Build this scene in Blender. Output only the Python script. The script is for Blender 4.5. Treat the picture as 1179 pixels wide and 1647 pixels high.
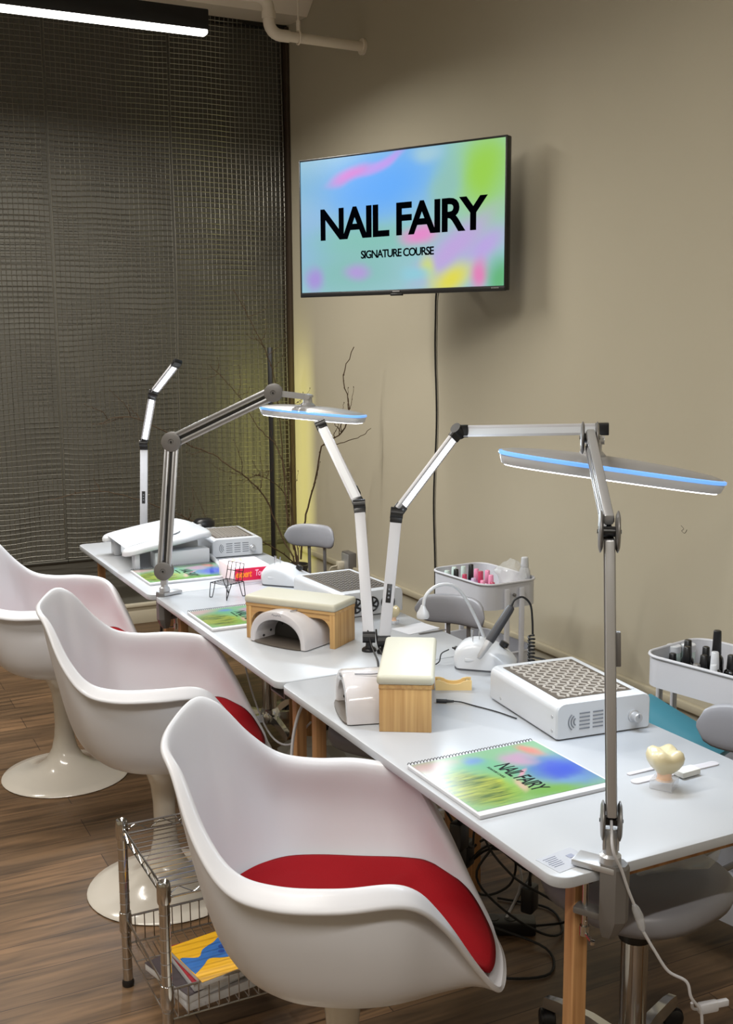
import bpy, bmesh, math, random
from mathutils import Vector, Matrix, Euler, noise

for o in list(bpy.data.objects):
    bpy.data.objects.remove(o)
S = bpy.context.scene
COL = S.collection
PI = math.pi
R = math.radians

# ------------------------------------------------------------------ camera
YAW, PITCH, ROLL = R(26.728), R(8.824), R(-0.3526)
fw = Vector((math.sin(YAW)*math.cos(PITCH), math.cos(YAW)*math.cos(PITCH), -math.sin(PITCH)))
rt = Vector((math.cos(YAW), -math.sin(YAW), 0))
up = rt.cross(fw)
rt2 = rt*math.cos(ROLL)+up*math.sin(ROLL)
up2 = up*math.cos(ROLL)-rt*math.sin(ROLL)
cam_data = bpy.data.cameras.new('camera')
cam = bpy.data.objects.new('camera', cam_data)
COL.objects.link(cam)
M = Matrix((rt2, up2, -fw)).transposed().to_4x4()
M.translation = Vector((0, 0, 1.66))
cam.matrix_world = M
cam_data.sensor_fit = 'VERTICAL'
cam_data.sensor_height = 36
cam_data.sensor_width = 36
cam_data.lens = 39.0
cam_data.clip_start = 0.02
S.camera = cam

# ------------------------------------------------------------------ world, exposure
w = bpy.data.worlds.new('world')
S.world = w
w.use_nodes = True
w.node_tree.nodes['Background'].inputs[0].default_value = (0.9, 0.86, 0.8, 1)
w.node_tree.nodes['Background'].inputs[1].default_value = 0.26
S.view_settings.view_transform = 'Standard'
S.view_settings.look = 'None'
S.view_settings.gamma = 1
S.view_settings.use_curve_mapping = False
S.view_settings.exposure = 0.0
POWER_CEIL = 62.0      # each ceiling strip
POWER_TASK = 3.3       # each task lamp
POWER_SLIM = 2.2       # each lit slim segment
POWER_CORNER = 3.4

# ------------------------------------------------------------------ helpers
def lin(c):
    return c/12.92 if c <= 0.04045 else ((c+0.055)/1.055)**2.4
def rgb(r, g, b):
    return (lin(r/255), lin(g/255), lin(b/255), 1)

def mat(name, col, rough=0.5, metal=0.0, emit=None, estr=0.0, trans=0.0, coat=0.0, var=0.0, vscale=30, bump=0.0, alpha=1.0, spec=0.5):
    m = bpy.data.materials.new(name)
    m.use_nodes = True
    nt = m.node_tree
    b = nt.nodes['Principled BSDF']
    b.inputs['Base Color'].default_value = col
    b.inputs['Roughness'].default_value = rough
    b.inputs['Metallic'].default_value = metal
    b.inputs['Specular IOR Level'].default_value = spec
    b.inputs['Transmission Weight'].default_value = trans
    b.inputs['Coat Weight'].default_value = coat
    b.inputs['Alpha'].default_value = alpha
    if emit:
        b.inputs['Emission Color'].default_value = emit
        b.inputs['Emission Strength'].default_value = estr
    tc = nt.nodes.new('ShaderNodeTexCoord')
    nz = nt.nodes.new('ShaderNodeTexNoise')
    nz.inputs['Scale'].default_value = vscale
    nz.inputs['Detail'].default_value = 4
    nt.links.new(tc.outputs['Object'], nz.inputs['Vector'])
    if var:
        mx = nt.nodes.new('ShaderNodeMix'); mx.data_type = 'RGBA'
        mx.inputs[6].default_value = tuple(c*(1-var) for c in col[:3])+(1,)
        mx.inputs[7].default_value = tuple(min(1, c*(1+var)) for c in col[:3])+(1,)
        nt.links.new(nz.outputs['Fac'], mx.inputs[0])
        nt.links.new(mx.outputs[2], b.inputs['Base Color'])
    if bump:
        bp = nt.nodes.new('ShaderNodeBump')
        bp.inputs['Strength'].default_value = bump
        bp.inputs['Distance'].default_value = 0.002
        nt.links.new(nz.outputs['Fac'], bp.inputs['Height'])
        nt.links.new(bp.outputs['Normal'], b.inputs['Normal'])
    return m

def wood_mat(name, c1, c2, scale=(4, 4, 60), rough=0.5, axis=2, rings=14):
    m = bpy.data.materials.new(name)
    m.use_nodes = True
    nt = m.node_tree
    b = nt.nodes['Principled BSDF']
    b.inputs['Roughness'].default_value = rough
    tc = nt.nodes.new('ShaderNodeTexCoord')
    mp = nt.nodes.new('ShaderNodeMapping')
    sc = [rings*4]*3
    sc[axis] = 2
    mp.inputs['Scale'].default_value = sc
    nz = nt.nodes.new('ShaderNodeTexNoise')
    nz.inputs['Scale'].default_value = 1.0
    nz.inputs['Detail'].default_value = 3
    nz.inputs['Distortion'].default_value = 0.4
    cr = nt.nodes.new('ShaderNodeValToRGB')
    cr.color_ramp.elements[0].position = 0.35
    cr.color_ramp.elements[0].color = c1
    cr.color_ramp.elements[1].position = 0.65
    cr.color_ramp.elements[1].color = c2
    nt.links.new(tc.outputs['Object'], mp.inputs['Vector'])
    nt.links.new(mp.outputs[0], nz.inputs['Vector'])
    nt.links.new(nz.outputs['Fac'], cr.inputs[0])
    nt.links.new(cr.outputs[0], b.inputs['Base Color'])
    return m

def blob_mat(name, base, blobs, emit=0.0, rough=0.25, warp=0.12, wscale=4.0, streak=None, strength=0.92, gain=1.0):
    """soft coloured clouds in object space (x, y): blobs = (cx, cy, rx, ry, angle, colour)"""
    m = bpy.data.materials.new(name)
    m.use_nodes = True
    nt = m.node_tree
    N = nt.nodes.new
    L = nt.links.new
    b = nt.nodes['Principled BSDF']
    b.inputs['Roughness'].default_value = rough
    tc = N('ShaderNodeTexCoord')
    nz = N('ShaderNodeTexNoise'); nz.inputs['Scale'].default_value = wscale
    nz.inputs['Detail'].default_value = 2
    L(tc.outputs['Object'], nz.inputs['Vector'])
    sub = N('ShaderNodeVectorMath'); sub.operation = 'SUBTRACT'
    sub.inputs[1].default_value = (0.5, 0.5, 0.5)
    L(nz.outputs['Color'], sub.inputs[0])
    scl = N('ShaderNodeVectorMath'); scl.operation = 'SCALE'; scl.inputs['Scale'].default_value = warp
    L(sub.outputs[0], scl.inputs[0])
    add = N('ShaderNodeVectorMath'); add.operation = 'ADD'
    L(tc.outputs['Object'], add.inputs[0]); L(scl.outputs[0], add.inputs[1])
    cur = None
    for (cx, cy, rx, ry, ang, colr) in blobs:
        mp = N('ShaderNodeMapping'); mp.vector_type = 'TEXTURE'
        mp.inputs['Location'].default_value = (cx, cy, 0)
        mp.inputs['Rotation'].default_value = (0, 0, R(ang))
        mp.inputs['Scale'].default_value = (rx, ry, 1)
        L(add.outputs[0], mp.inputs['Vector'])
        sep = N('ShaderNodeSeparateXYZ'); L(mp.outputs[0], sep.inputs[0])
        cmb = N('ShaderNodeCombineXYZ'); L(sep.outputs[0], cmb.inputs[0]); L(sep.outputs[1], cmb.inputs[1])
        ln = N('ShaderNodeVectorMath'); ln.operation = 'LENGTH'; L(cmb.outputs[0], ln.inputs[0])
        mr = N('ShaderNodeMapRange'); mr.interpolation_type = 'SMOOTHERSTEP'
        mr.inputs[1].default_value = 0.0; mr.inputs[2].default_value = 1.2
        mr.inputs[3].default_value = strength; mr.inputs[4].default_value = 0.0
        L(ln.outputs['Value'], mr.inputs[0])
        mx = N('ShaderNodeMix'); mx.data_type = 'RGBA'
        L(mr.outputs[0], mx.inputs[0])
        if cur is None:
            mx.inputs[6].default_value = base
        else:
            L(cur, mx.inputs[6])
        mx.inputs[7].default_value = colr
        cur = mx.outputs[2]
    if streak:
        cx, cy, rx, ry, ang, cA, cB = streak
        mp = N('ShaderNodeMapping'); mp.inputs['Rotation'].default_value = (0, 0, R(ang))
        mp.inputs['Scale'].default_value = (14, 110, 1)
        L(tc.outputs['Object'], mp.inputs['Vector'])
        n2 = N('ShaderNodeTexNoise'); n2.inputs['Scale'].default_value = 1.0; n2.inputs['Detail'].default_value = 3
        n2.inputs['Distortion'].default_value = 0.8
        L(mp.outputs[0], n2.inputs['Vector'])
        cr = N('ShaderNodeValToRGB')
        cr.color_ramp.elements[0].position = .35; cr.color_ramp.elements[0].color = cA
        cr.color_ramp.elements[1].position = .65; cr.color_ramp.elements[1].color = cB
        L(n2.outputs['Fac'], cr.inputs[0])
        mp2 = N('ShaderNodeMapping'); mp2.vector_type = 'TEXTURE'
        mp2.inputs['Location'].default_value = (cx, cy, 0); mp2.inputs['Scale'].default_value = (rx, ry, 1)
        L(add.outputs[0], mp2.inputs['Vector'])
        sep = N('ShaderNodeSeparateXYZ'); L(mp2.outputs[0], sep.inputs[0])
        cmb = N('ShaderNodeCombineXYZ'); L(sep.outputs[0], cmb.inputs[0]); L(sep.outputs[1], cmb.inputs[1])
        ln = N('ShaderNodeVectorMath'); ln.operation = 'LENGTH'; L(cmb.outputs[0], ln.inputs[0])
        mr = N('ShaderNodeMapRange'); mr.interpolation_type = 'SMOOTHSTEP'
        mr.inputs[1].default_value = 0.5; mr.inputs[2].default_value = 1.0
        mr.inputs[3].default_value = 0.9; mr.inputs[4].default_value = 0.0
        L(ln.outputs['Value'], mr.inputs[0])
        mx = N('ShaderNodeMix'); mx.data_type = 'RGBA'
        L(mr.outputs[0], mx.inputs[0]); L(cur, mx.inputs[6]); L(cr.outputs[0], mx.inputs[7])
        cur = mx.outputs[2]
    if gain != 1.0:
        g = N('ShaderNodeMix'); g.data_type = 'RGBA'; g.blend_type = 'MULTIPLY'; g.inputs[0].default_value = 1.0
        L(cur, g.inputs[6]); g.inputs[7].default_value = (gain, gain*.97, gain, 1)
        cur = g.outputs[2]
    if emit:
        b.inputs['Base Color'].default_value = (0.01, 0.01, 0.01, 1)
        L(cur, b.inputs['Emission Color'])
        b.inputs['Emission Strength'].default_value = emit
    else:
        L(cur, b.inputs['Base Color'])
    return m

class MB:
    """collects shapes, then links them as ONE mesh object"""
    def __init__(self):
        self.bm = bmesh.new()
    def _xf(self, verts, mtx):
        if mtx is not None:
            bmesh.ops.transform(self.bm, matrix=mtx, verts=verts)
    def box(self, c, s, rz=0, bev=0, rot=None, seg=2):
        t = bmesh.new()
        bmesh.ops.create_cube(t, size=1)
        bmesh.ops.scale(t, vec=Vector(s), verts=t.verts)
        if bev:
            bmesh.ops.bevel(t, geom=list(t.edges), offset=bev, segments=seg, affect='EDGES', profile=0.5)
        m = Matrix.Translation(Vector(c)) @ (rot.to_4x4() if rot is not None else Matrix.Rotation(rz, 4, 'Z'))
        bmesh.ops.transform(t, matrix=m, verts=t.verts)
        return self.merge(t)
    def merge(self, t):
        me = bpy.data.meshes.new('t'); t.to_mesh(me); t.free()
        self.bm.from_mesh(me); bpy.data.meshes.remove(me)
        return self
    def loft(self, rings, cap=True, closed=True, capend=None):
        vs = [[self.bm.verts.new(Vector(p)) for p in r] for r in rings]
        n = len(vs[0])
        for a, b in zip(vs, vs[1:]):
            for i in range(n if closed else n-1):
                j = (i+1) % n
                try: self.bm.faces.new((a[i], a[j], b[j], b[i]))
                except ValueError: pass
        if cap and closed:
            for r, rev in ((vs[0], True), (vs[-1], False)):
                try: self.bm.faces.new(list(reversed(r)) if rev else r)
                except ValueError: pass
        return self
    def tube(self, pts, r, n=8, closed=False, flat=1.0):
        pts = [Vector(p) for p in pts]
        k = len(pts)
        rr = r if isinstance(r, (list, tuple)) else [r]*k
        rings = []
        prev = None
        for i, p in enumerate(pts):
            if closed: d = pts[(i+1) % k]-pts[i-1]
            else: d = (pts[min(i+1, k-1)]-pts[max(i-1, 0)])
            if d.length < 1e-9: d = Vector((0, 0, 1))
            d.normalize()
            if prev is None:
                a = Vector((0, 0, 1)) if abs(d.z) < 0.9 else Vector((1, 0, 0))
                x = d.cross(a).normalized()
            else:
                x = (prev-d*prev.dot(d))
                if x.length < 1e-6: x = d.orthogonal()
                x.normalize()
            prev = x
            y = d.cross(x)
            rings.append([p+(x*math.cos(2*PI*j/n)+y*math.sin(2*PI*j/n)*flat)*rr[i] for j in range(n)])
        if closed:
            rings.append(rings[0])
            vs = [[self.bm.verts.new(q) for q in g] for g in rings[:-1]]
            vs.append(vs[0])
            for a, b in zip(vs, vs[1:]):
                for j in range(n):
                    self.bm.faces.new((a[j], a[(j+1) % n], b[(j+1) % n], b[j]))
        else:
            self.loft(rings)
        return self
    def bar(self, a, b, width, thick, normal, bev=0.0):
        """rectangular bar from a to b, width across, its broad face along normal"""
        a, b = Vector(a), Vector(b)
        d = (b-a); L = d.length; d.normalize()
        nrm = Vector(normal); nrm = (nrm-d*nrm.dot(d)).normalized()
        s = nrm.cross(d)
        rot = Matrix((s, nrm, d)).transposed()
        return self.box((a+b)/2, (width, thick, L), rot=rot, bev=bev)
    def cyl(self, a, b, r, n=20, r2=None, bev=0):
        return self.tube([a, b], [r, r if r2 is None else r2], n=n)
    def lathe(self, prof, n=32, c=(0, 0, 0), axis=None):
        rings = []
        for (r, z) in prof:
            rings.append([Vector((max(r, 1e-4)*math.cos(2*PI*i/n), max(r, 1e-4)*math.sin(2*PI*i/n), z)) for i in range(n)])
        k0 = len(self.bm.verts)
        self.loft(rings)
        self.bm.verts.ensure_lookup_table()
        nv = self.bm.verts[k0:]
        m = Matrix.Translation(Vector(c))
        if axis is not None:
            m = m @ Vector((0, 0, 1)).rotation_difference(Vector(axis)).to_matrix().to_4x4()
        bmesh.ops.transform(self.bm, matrix=m, verts=nv)
        return self
    def prism(self, outline, z0, z1, bev=0, top=None):
        """outline in XY extruded from z0 to z1"""
        t = bmesh.new()
        a = [t.verts.new((x, y, z0)) for x, y in outline]
        b = [t.verts.new((x, y, z1)) for x, y in outline]
        n = len(a)
        for i in range(n):
            t.faces.new((a[i], a[(i+1) % n], b[(i+1) % n], b[i]))
        t.faces.new(list(reversed(a))); t.faces.new(b)
        bmesh.ops.recalc_face_normals(t, faces=t.faces)
        if bev:
            es = [e for e in t.edges if abs(e.verts[0].co.z-e.verts[1].co.z) < 1e-6]
            bmesh.ops.bevel(t, geom=es, offset=bev, segments=2, affect='EDGES', profile=0.5)
        return self.merge(t)
    def xf(self, mtx):
        bmesh.ops.transform(self.bm, matrix=mtx, verts=self.bm.verts)
        return self
    def build(self, name, m, parent=None, world=False, smooth=35, recalc=True):
        if recalc:
            bmesh.ops.recalc_face_normals(self.bm, faces=self.bm.faces)
        if world and parent is not None:
            bmesh.ops.transform(self.bm, matrix=local_matrix(parent).inverted(), verts=self.bm.verts)
        me = bpy.data.meshes.new(name)
        self.bm.to_mesh(me); self.bm.free()
        me.materials.append(m)
        if smooth:
            me.polygons.foreach_set('use_smooth', [True]*len(me.polygons))
            me.set_sharp_from_angle(angle=R(smooth))
        o = bpy.data.objects.new(name, me)
        COL.objects.link(o)
        if parent is not None: o.parent = parent
        return o

def local_matrix(o):
    m = Matrix.Translation(o.location) @ o.rotation_euler.to_matrix().to_4x4()
    if o.parent: m = local_matrix(o.parent) @ m
    return m

def tag(o, label=None, cat=None, group=None, kind=None):
    if label: o['label'] = label
    if cat: o['category'] = cat
    if group: o['group'] = group
    if kind: o['kind'] = kind
    return o

def thing(name, label, cat, loc=(0, 0, 0), rz=0, group=None):
    o = bpy.data.objects.new(name, None)
    o.empty_display_size = 0.05
    COL.objects.link(o)
    o.location = loc
    o.rotation_euler = (0, 0, rz)
    return tag(o, label, cat, group)

def kids(o):
    return [c for c in bpy.data.objects if c.parent == o]

def copy_tree(o, parent=None):
    c = o.copy(); COL.objects.link(c)
    c.parent = parent
    for ch in kids(o): copy_tree(ch, c)
    return c

def dup(o, loc, rz, label, group=None):
    c = copy_tree(o)
    c.location = loc
    c.rotation_euler = (0, 0, rz)
    c['label'] = label
    if group: c['group'] = group
    return c

def text_mesh(name, s, size, m, parent, mtx, bold=0.0, xs=1.0, depth=0.0005, spacing=1.0, shear=0.0):
    cu = bpy.data.curves.new(name, 'FONT')
    cu.body = s; cu.size = size; cu.offset = bold; cu.extrude = depth
    cu.align_x = 'CENTER'; cu.align_y = 'CENTER'; cu.space_character = spacing; cu.shear = shear
    cu.resolution_u = 4
    t = bpy.data.objects.new('t', cu); COL.objects.link(t)
    bpy.context.view_layer.update()
    me = bpy.data.meshes.new_from_object(t.evaluated_get(bpy.context.evaluated_depsgraph_get()))
    bpy.data.objects.remove(t)
    me.transform(mtx @ Matrix.Diagonal((xs, 1, 1, 1)))
    me.materials.clear(); me.materials.append(m)
    me.name = name
    o = bpy.data.objects.new(name, me); COL.objects.link(o)
    o.parent = parent
    return o

def rrect(w_, d_, r_, n=5, cx=0, cy=0):
    o = []
    for (sx, sy, a0) in ((1, 1, 0), (-1, 1, 90), (-1, -1, 180), (1, -1, 270)):
        for i in range(n+1):
            a = R(a0+90*i/n)
            o.append((cx+sx*(w_/2-r_)+r_*math.cos(a), cy+sy*(d_/2-r_)+r_*math.sin(a)))
    return o

def superellipse(a, b, p=2.5, n=48):
    o = []
    for i in range(n):
        t = 2*PI*i/n
        c, s = math.cos(t), math.sin(t)
        o.append((a*abs(c)**(2/p)*(1 if c >= 0 else -1), b*abs(s)**(2/p)*(1 if s >= 0 else -1)))
    return o

def catmull(P, n=8, closed=False):
    P = [Vector(p) for p in P]
    out = []
    k = len(P)
    rng = range(k) if closed else range(k-1)
    for i in rng:
        p0 = P[i-1] if (i > 0 or closed) else P[0]*2-P[1]
        p1 = P[i]; p2 = P[(i+1) % k]
        p3 = P[(i+2) % k] if (i+2 < k or closed) else P[-1]*2-P[-2]
        for j in range(n):
            t = j/n
            out.append(0.5*((2*p1)+(p2-p0)*t+(2*p0-5*p1+4*p2-p3)*t*t+(3*p1-p0-3*p2+p3)*t*t*t))
    if not closed: out.append(P[-1])
    return out

def area(name, loc, rot_dir, sx, sy, power, color, parent, spread=180, roll_dir=None):
    d = bpy.data.lights.new(name, 'AREA')
    d.shape = 'RECTANGLE'; d.size = sx; d.size_y = sy; d.energy = power; d.color = color
    d.spread = R(spread)
    o = bpy.data.objects.new(name, d); COL.objects.link(o)
    z = -Vector(rot_dir).normalized()
    x = Vector(roll_dir) if roll_dir is not None else Vector((1, 0, 0))
    x = (x-z*x.dot(z)).normalized()
    y = z.cross(x)
    m = Matrix((x, y, z)).transposed().to_4x4()
    m.translation = Vector(loc)
    if parent is not None:
        m = local_matrix(parent).inverted() @ m
        o.parent = parent
    o.matrix_local = m
    return o

# ------------------------------------------------------------------ materials
M_wall = mat('wall_paint', rgb(180, 173, 154), 0.85, var=0.03, vscale=2.5, bump=0.15, spec=0.2)
M_wall_dark = mat('dark_wall_paint', rgb(90, 88, 81), 0.7, var=0.1, vscale=4)
M_ceiling = mat('ceiling_paint', rgb(200, 194, 182), 0.9)
M_trim = mat('cream_trim_paint', rgb(205, 198, 180), 0.5)
M_raceway = mat('raceway_paint', rgb(176, 168, 146), 0.5)
M_white_shell = mat('white_shell_plastic', rgb(212, 213, 219), 0.4, coat=0.1)
M_white_base = mat('white_gloss_lacquer', rgb(206, 200, 190), 0.16, coat=0.4)
M_red = mat('red_seat_fabric', rgb(136, 6, 18), 0.85, var=0.08, vscale=300, bump=0.3, spec=0.2)
M_table = mat('white_laminate', rgb(181, 185, 191), 0.3)
M_table_edge = mat('cream_edge_band', rgb(190, 180, 172), 0.5)
M_wood_leg = wood_mat('pine_leg_wood', rgb(184, 140, 94), rgb(150, 104, 64), rings=18)
M_pine = wood_mat('pine_board_wood', rgb(206, 168, 112), rgb(178, 136, 84), rings=22)
M_pine_h = wood_mat('pine_rail_wood', rgb(204, 166, 110), rgb(180, 138, 88), rings=22, axis=0)
M_cushion = mat('cream_leatherette', rgb(192, 190, 174), 0.5, var=0.02, vscale=80, bump=0.1)
M_alu = mat('brushed_aluminium', rgb(186, 187, 190), 0.34, 0.55)
M_alu_dark = mat('grey_painted_metal', rgb(120, 118, 117), 0.42, 0.4)
M_silver_plastic = mat('silver_plastic', rgb(176, 176, 178), 0.38, 0.4)
M_chrome = mat('chrome', rgb(205, 205, 205), 0.12, 1.0)
M_black = mat('black_plastic', rgb(24, 24, 26), 0.35)
M_black_cable = mat('black_cable_rubber', rgb(14, 13, 13), 0.55)
M_white = mat('white_plastic', rgb(200, 203, 208), 0.3, coat=0.15)
M_white_gloss = mat('glossy_white_plastic', rgb(208, 205, 208), 0.12, coat=0.5)
M_white_metal = mat('white_powder_coat', rgb(196, 197, 203), 0.4)
M_vinyl_shaded = mat('grey_vinyl_shaded', rgb(128, 128, 134), 0.4, var=0.03, vscale=20, bump=0.1)  # stool seats: shade under the table is put into this darker colour
M_vinyl_lit = mat('grey_vinyl_lit', rgb(146, 147, 154), 0.4, var=0.03, vscale=20, bump=0.1)  # same stool vinyl, colour lightened to paint the lit backrests
M_led = mat('led_lens', rgb(250, 250, 250), 0.4, emit=rgb(245, 250, 255), estr=6.0)
M_led_ceil = mat('ceiling_led_lens', rgb(250, 250, 250), 0.4, emit=rgb(255, 252, 244), estr=7.0)
M_blue_rim = mat('blue_glowing_rim', rgb(120, 170, 240), 0.2, emit=rgb(110, 175, 255), estr=0.85, coat=0.5)
M_frost = mat('frosted_lamp_side', rgb(205, 208, 212), 0.35, emit=rgb(220, 225, 235), estr=0.05)
M_dark_metal = mat('dark_perforated_metal', rgb(96, 88, 80), 0.45, 0.3)
M_bit = mat('pale_metal_flap', rgb(196, 190, 184), 0.35, 0.4)
M_vent_dark = mat('dark_grey_base_plastic', rgb(90, 92, 98), 0.6)  # even dark grey of the drill machine base plate
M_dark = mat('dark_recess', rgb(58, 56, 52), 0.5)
M_clear = mat('clear_acrylic', rgb(225, 230, 238), 0.06, alpha=0.38, coat=0.8)
M_plastic_bag = mat('clear_plastic_film', rgb(225, 228, 225), 0.15, alpha=0.28, coat=0.6)
M_wire = mat('dark_wire', rgb(36, 36, 38), 0.35, 0.6)
M_branch = mat('dry_branch_bark', rgb(70, 52, 32), 0.85, var=0.25, vscale=60)
M_text = mat('black_lettering', rgb(10, 12, 18), 0.6, spec=0.1)
M_paper = mat('white_paper', rgb(208, 210, 216), 0.6)
M_cream = mat('cream_acrylic', rgb(204, 192, 156), 0.35, coat=0.3)
M_peach = mat('peach_acrylic', rgb(236, 196, 164), 0.4, coat=0.3)
M_teal = mat('teal_plastic', rgb(66, 124, 140), 0.35)
M_teal_dark = mat('deep_teal_plastic', rgb(40, 84, 98), 0.45)
M_gold = mat('gold_amber_acrylic', rgb(222, 190, 128), 0.3, coat=0.3)
M_grey_file = mat('grey_abrasive_paper', rgb(196, 194, 200), 0.8)
M_tan = mat('tan_leather', rgb(196, 138, 96), 0.55, var=0.15, vscale=12)
M_grille = mat('grey_vent_slot', rgb(120, 124, 132), 0.6)
M_label = mat('grey_print', rgb(142, 148, 170), 0.6)
M_mesh = mat('woven_steel_mesh', rgb(148, 146, 138), 0.30, 0.9)
M_pipe = mat('painted_pipe', rgb(228, 218, 202), 0.5)

# floor: wood planks running along X
M_floor = bpy.data.materials.new('wood_plank_floor')
M_floor.use_nodes = True
nt = M_floor.node_tree
bs = nt.nodes['Principled BSDF']
tc = nt.nodes.new('ShaderNodeTexCoord')
br = nt.nodes.new('ShaderNodeTexBrick')
br.inputs['Scale'].default_value = 1.0
br.inputs['Brick Width'].default_value = 1.2
br.inputs['Row Height'].default_value = 0.15
br.inputs['Mortar Size'].default_value = 0.0015
br.inputs['Color1'].default_value = rgb(130, 104, 78)
br.inputs['Color2'].default_value = rgb(100, 81, 61)
br.inputs['Mortar'].default_value = rgb(60, 45, 35)
br.offset = 0.37
nt.links.new(tc.outputs['Object'], br.inputs['Vector'])
mp = nt.nodes.new('ShaderNodeMapping')
mp.inputs['Scale'].default_value = (2.2, 26, 1)
nt.links.new(tc.outputs['Object'], mp.inputs['Vector'])
nz = nt.nodes.new('ShaderNodeTexNoise')
nz.inputs['Scale'].default_value = 1.0
nz.inputs['Detail'].default_value = 6
nz.inputs['Distortion'].default_value = 1.2
nt.links.new(mp.outputs[0], nz.inputs['Vector'])
cr = nt.nodes.new('ShaderNodeValToRGB')
cr.color_ramp.elements[0].position = 0.3; cr.color_ramp.elements[0].color = (0.36, 0.34, 0.32, 1)
cr.color_ramp.elements[1].position = 0.72; cr.color_ramp.elements[1].color = (1.15, 1.08, 1.0, 1)
nt.links.new(nz.outputs['Fac'], cr.inputs[0])
mx = nt.nodes.new('ShaderNodeMix'); mx.data_type = 'RGBA'; mx.blend_type = 'MULTIPLY'
mx.inputs[0].default_value = 1.0
nt.links.new(br.outputs['Color'], mx.inputs[6])
nt.links.new(cr.outputs[0], mx.inputs[7])
nt.links.new(mx.outputs[2], bs.inputs['Base Color'])
bs.inputs['Roughness'].default_value = 0.42

# ------------------------------------------------------------------ room shell
WX, BY, FY, LX, CZ = 2.66, 6.36, -2.6, -2.4, 3.95
def slab(name, c, s, m):
    return tag(MB().box(c, s).build(name, m, smooth=0), kind='structure')
slab('floor', ((WX+LX)/2, (BY+FY)/2, -0.05), (WX-LX+0.4, BY-FY+0.4, 0.1), M_floor)
slab('ceiling', ((WX+LX)/2, (BY+FY)/2, CZ+0.05), (WX-LX+0.4, BY-FY+0.4, 0.1), M_ceiling)
slab('wall_right', (WX+0.1, (BY+FY)/2, CZ/2), (0.2, BY-FY+0.4, CZ), M_wall)
slab('wall_back', ((WX+LX)/2, BY+0.1, CZ/2), (WX-LX, 0.2, CZ), M_wall_dark)
slab('wall_left', (LX-0.1, (BY+FY)/2, CZ/2), (0.2, BY-FY+0.4, CZ), M_wall)
slab('wall_front', ((WX+LX)/2, FY-0.1, CZ/2), (WX-LX, 0.2, CZ), M_wall)
b = MB().box(((WX+LX)/2, BY-0.012, 0.055), (WX-LX, 0.024, 0.11), bev=0.004)
b.box(((WX+LX)/2, BY-0.018, 0.115), (WX-LX, 0.036, 0.02), bev=0.004)
tag(b.build('baseboard_back', M_trim), kind='structure')
tag(MB().box((WX-0.008, (BY+FY)/2, 0.06), (0.016, BY-FY, 0.12), bev=0.003).build('baseboard_right', M_trim), kind='structure')
# surface raceway along the right wall
b = MB().box((WX-0.012, 2.9, 0.40), (0.024, 6.6, 0.03), bev=0.006)
tag(b.build('trim_1', M_raceway), kind='structure')
# overhead duct boxed in above the mesh wall (octagonal section)
prof = [(BY, 3.47), (5.98, 3.44), (5.90, 3.50), (5.86, 3.60), (5.86, CZ), (BY, CZ)]
b = MB().loft([[(LX, y, z) for y, z in prof], [(WX-0.002, y, z) for y, z in prof]])
tag(b.build('trim_2', M_pipe, smooth=20), kind='structure')
# small scuffs on the right wall
random.seed(5)
b = MB()
b.tube(catmull([(WX-0.0005, 2.875, 1.022), (WX-0.0005, 2.862, 1.012), (WX-0.0005, 2.872, 1.004), (WX-0.0005, 2.856, 0.998), (WX-0.0005, 2.846, 1.012)], 3), 0.0009, n=5)
tag(b.build('wall_scuff', mat('scuff_grey', rgb(120, 115, 105), .9)), 'small pale grey scuff mark on the beige wall right of the upright task lamp', 'scuff mark')

M_edge = mat('dull_edge_wire', rgb(96, 94, 86), 0.75, 0.3)
# ------------------------------------------------------------------ woven steel mesh panels hanging on the back wall
def mesh_panel(x0, x1, label, seed):
    cell = 0.0268; cellz = 0.0285
    zt, zb = 3.47, 0.445
    t = thing('mesh_panel', label, 'mesh panel', ((x0+x1)/2, 6.26, zb), group='woven steel mesh panels on the back wall')
    b = MB()
    def off(x, z):
        n1 = noise.noise(Vector((x*1.7+seed*9, z*1.1, 3.3)))
        n2 = noise.noise(Vector((x*5+seed*4, z*3.5, 9.1)))
        lean = 0.035*(x-x0-0.3)*(z-1.8)/1.5*0
        return Vector((0.004*n2, 0.035*n1+0.014*n2, 0.022*n1+0.008*n2))
    nx = int(round((x1-x0-0.02)/cell))
    nz_ = int(round((zt-zb)/cellz))
    xs = [x0+0.006+(x1-x0-0.012)*i/nx for i in range(nx+1)]
    zs = [zb+(zt-zb)*i/nz_ for i in range(nz_+1)]
    for i, x in enumerate(xs):
        s = 1 if i % 2 else -1
        pts = [Vector((x, 6.26, z))+off(x, z)+Vector((0, s*0.0015, 0)) for z in zs[::2]]
        b.tube(pts, 0.0022, n=4)
    for k, z in enumerate(zs):
        pts = [Vector((x, 6.258, z))+off(x, z) for x in xs[::2]+([xs[-1]] if nx % 2 else [])]
        b.tube(pts, 0.0024, n=4)
    b.build('mesh_wires', M_mesh, t, world=True, smooth=0, recalc=False)
    for x in (x0+0.004, x1-0.004):
        b = MB().tube([Vector((x, 6.26, z))+off(x, z) for z in zs[::3]], 0.0018, n=6)
        b.build('edge_wire', M_edge, t, world=True)
    b = MB().cyl((x0, 6.245, zb-0.01), (x1, 6.245, zb-0.01), 0.014, n=12)
    b.build('bottom_bar', mat('dark_steel_bar', rgb(70, 68, 62), 0.4, 0.7), t, world=True)
    return t
mesh_panel(-0.17, 0.545, 'woven steel mesh panel farthest left, mostly past the left edge of the view', 1)
mesh_panel(0.548, 1.256, 'woven steel mesh panel at the left, behind the far chair', 2)
mesh_panel(1.259, 1.936, 'woven steel mesh panel in the middle, behind the slim lit lamp', 3)
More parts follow.
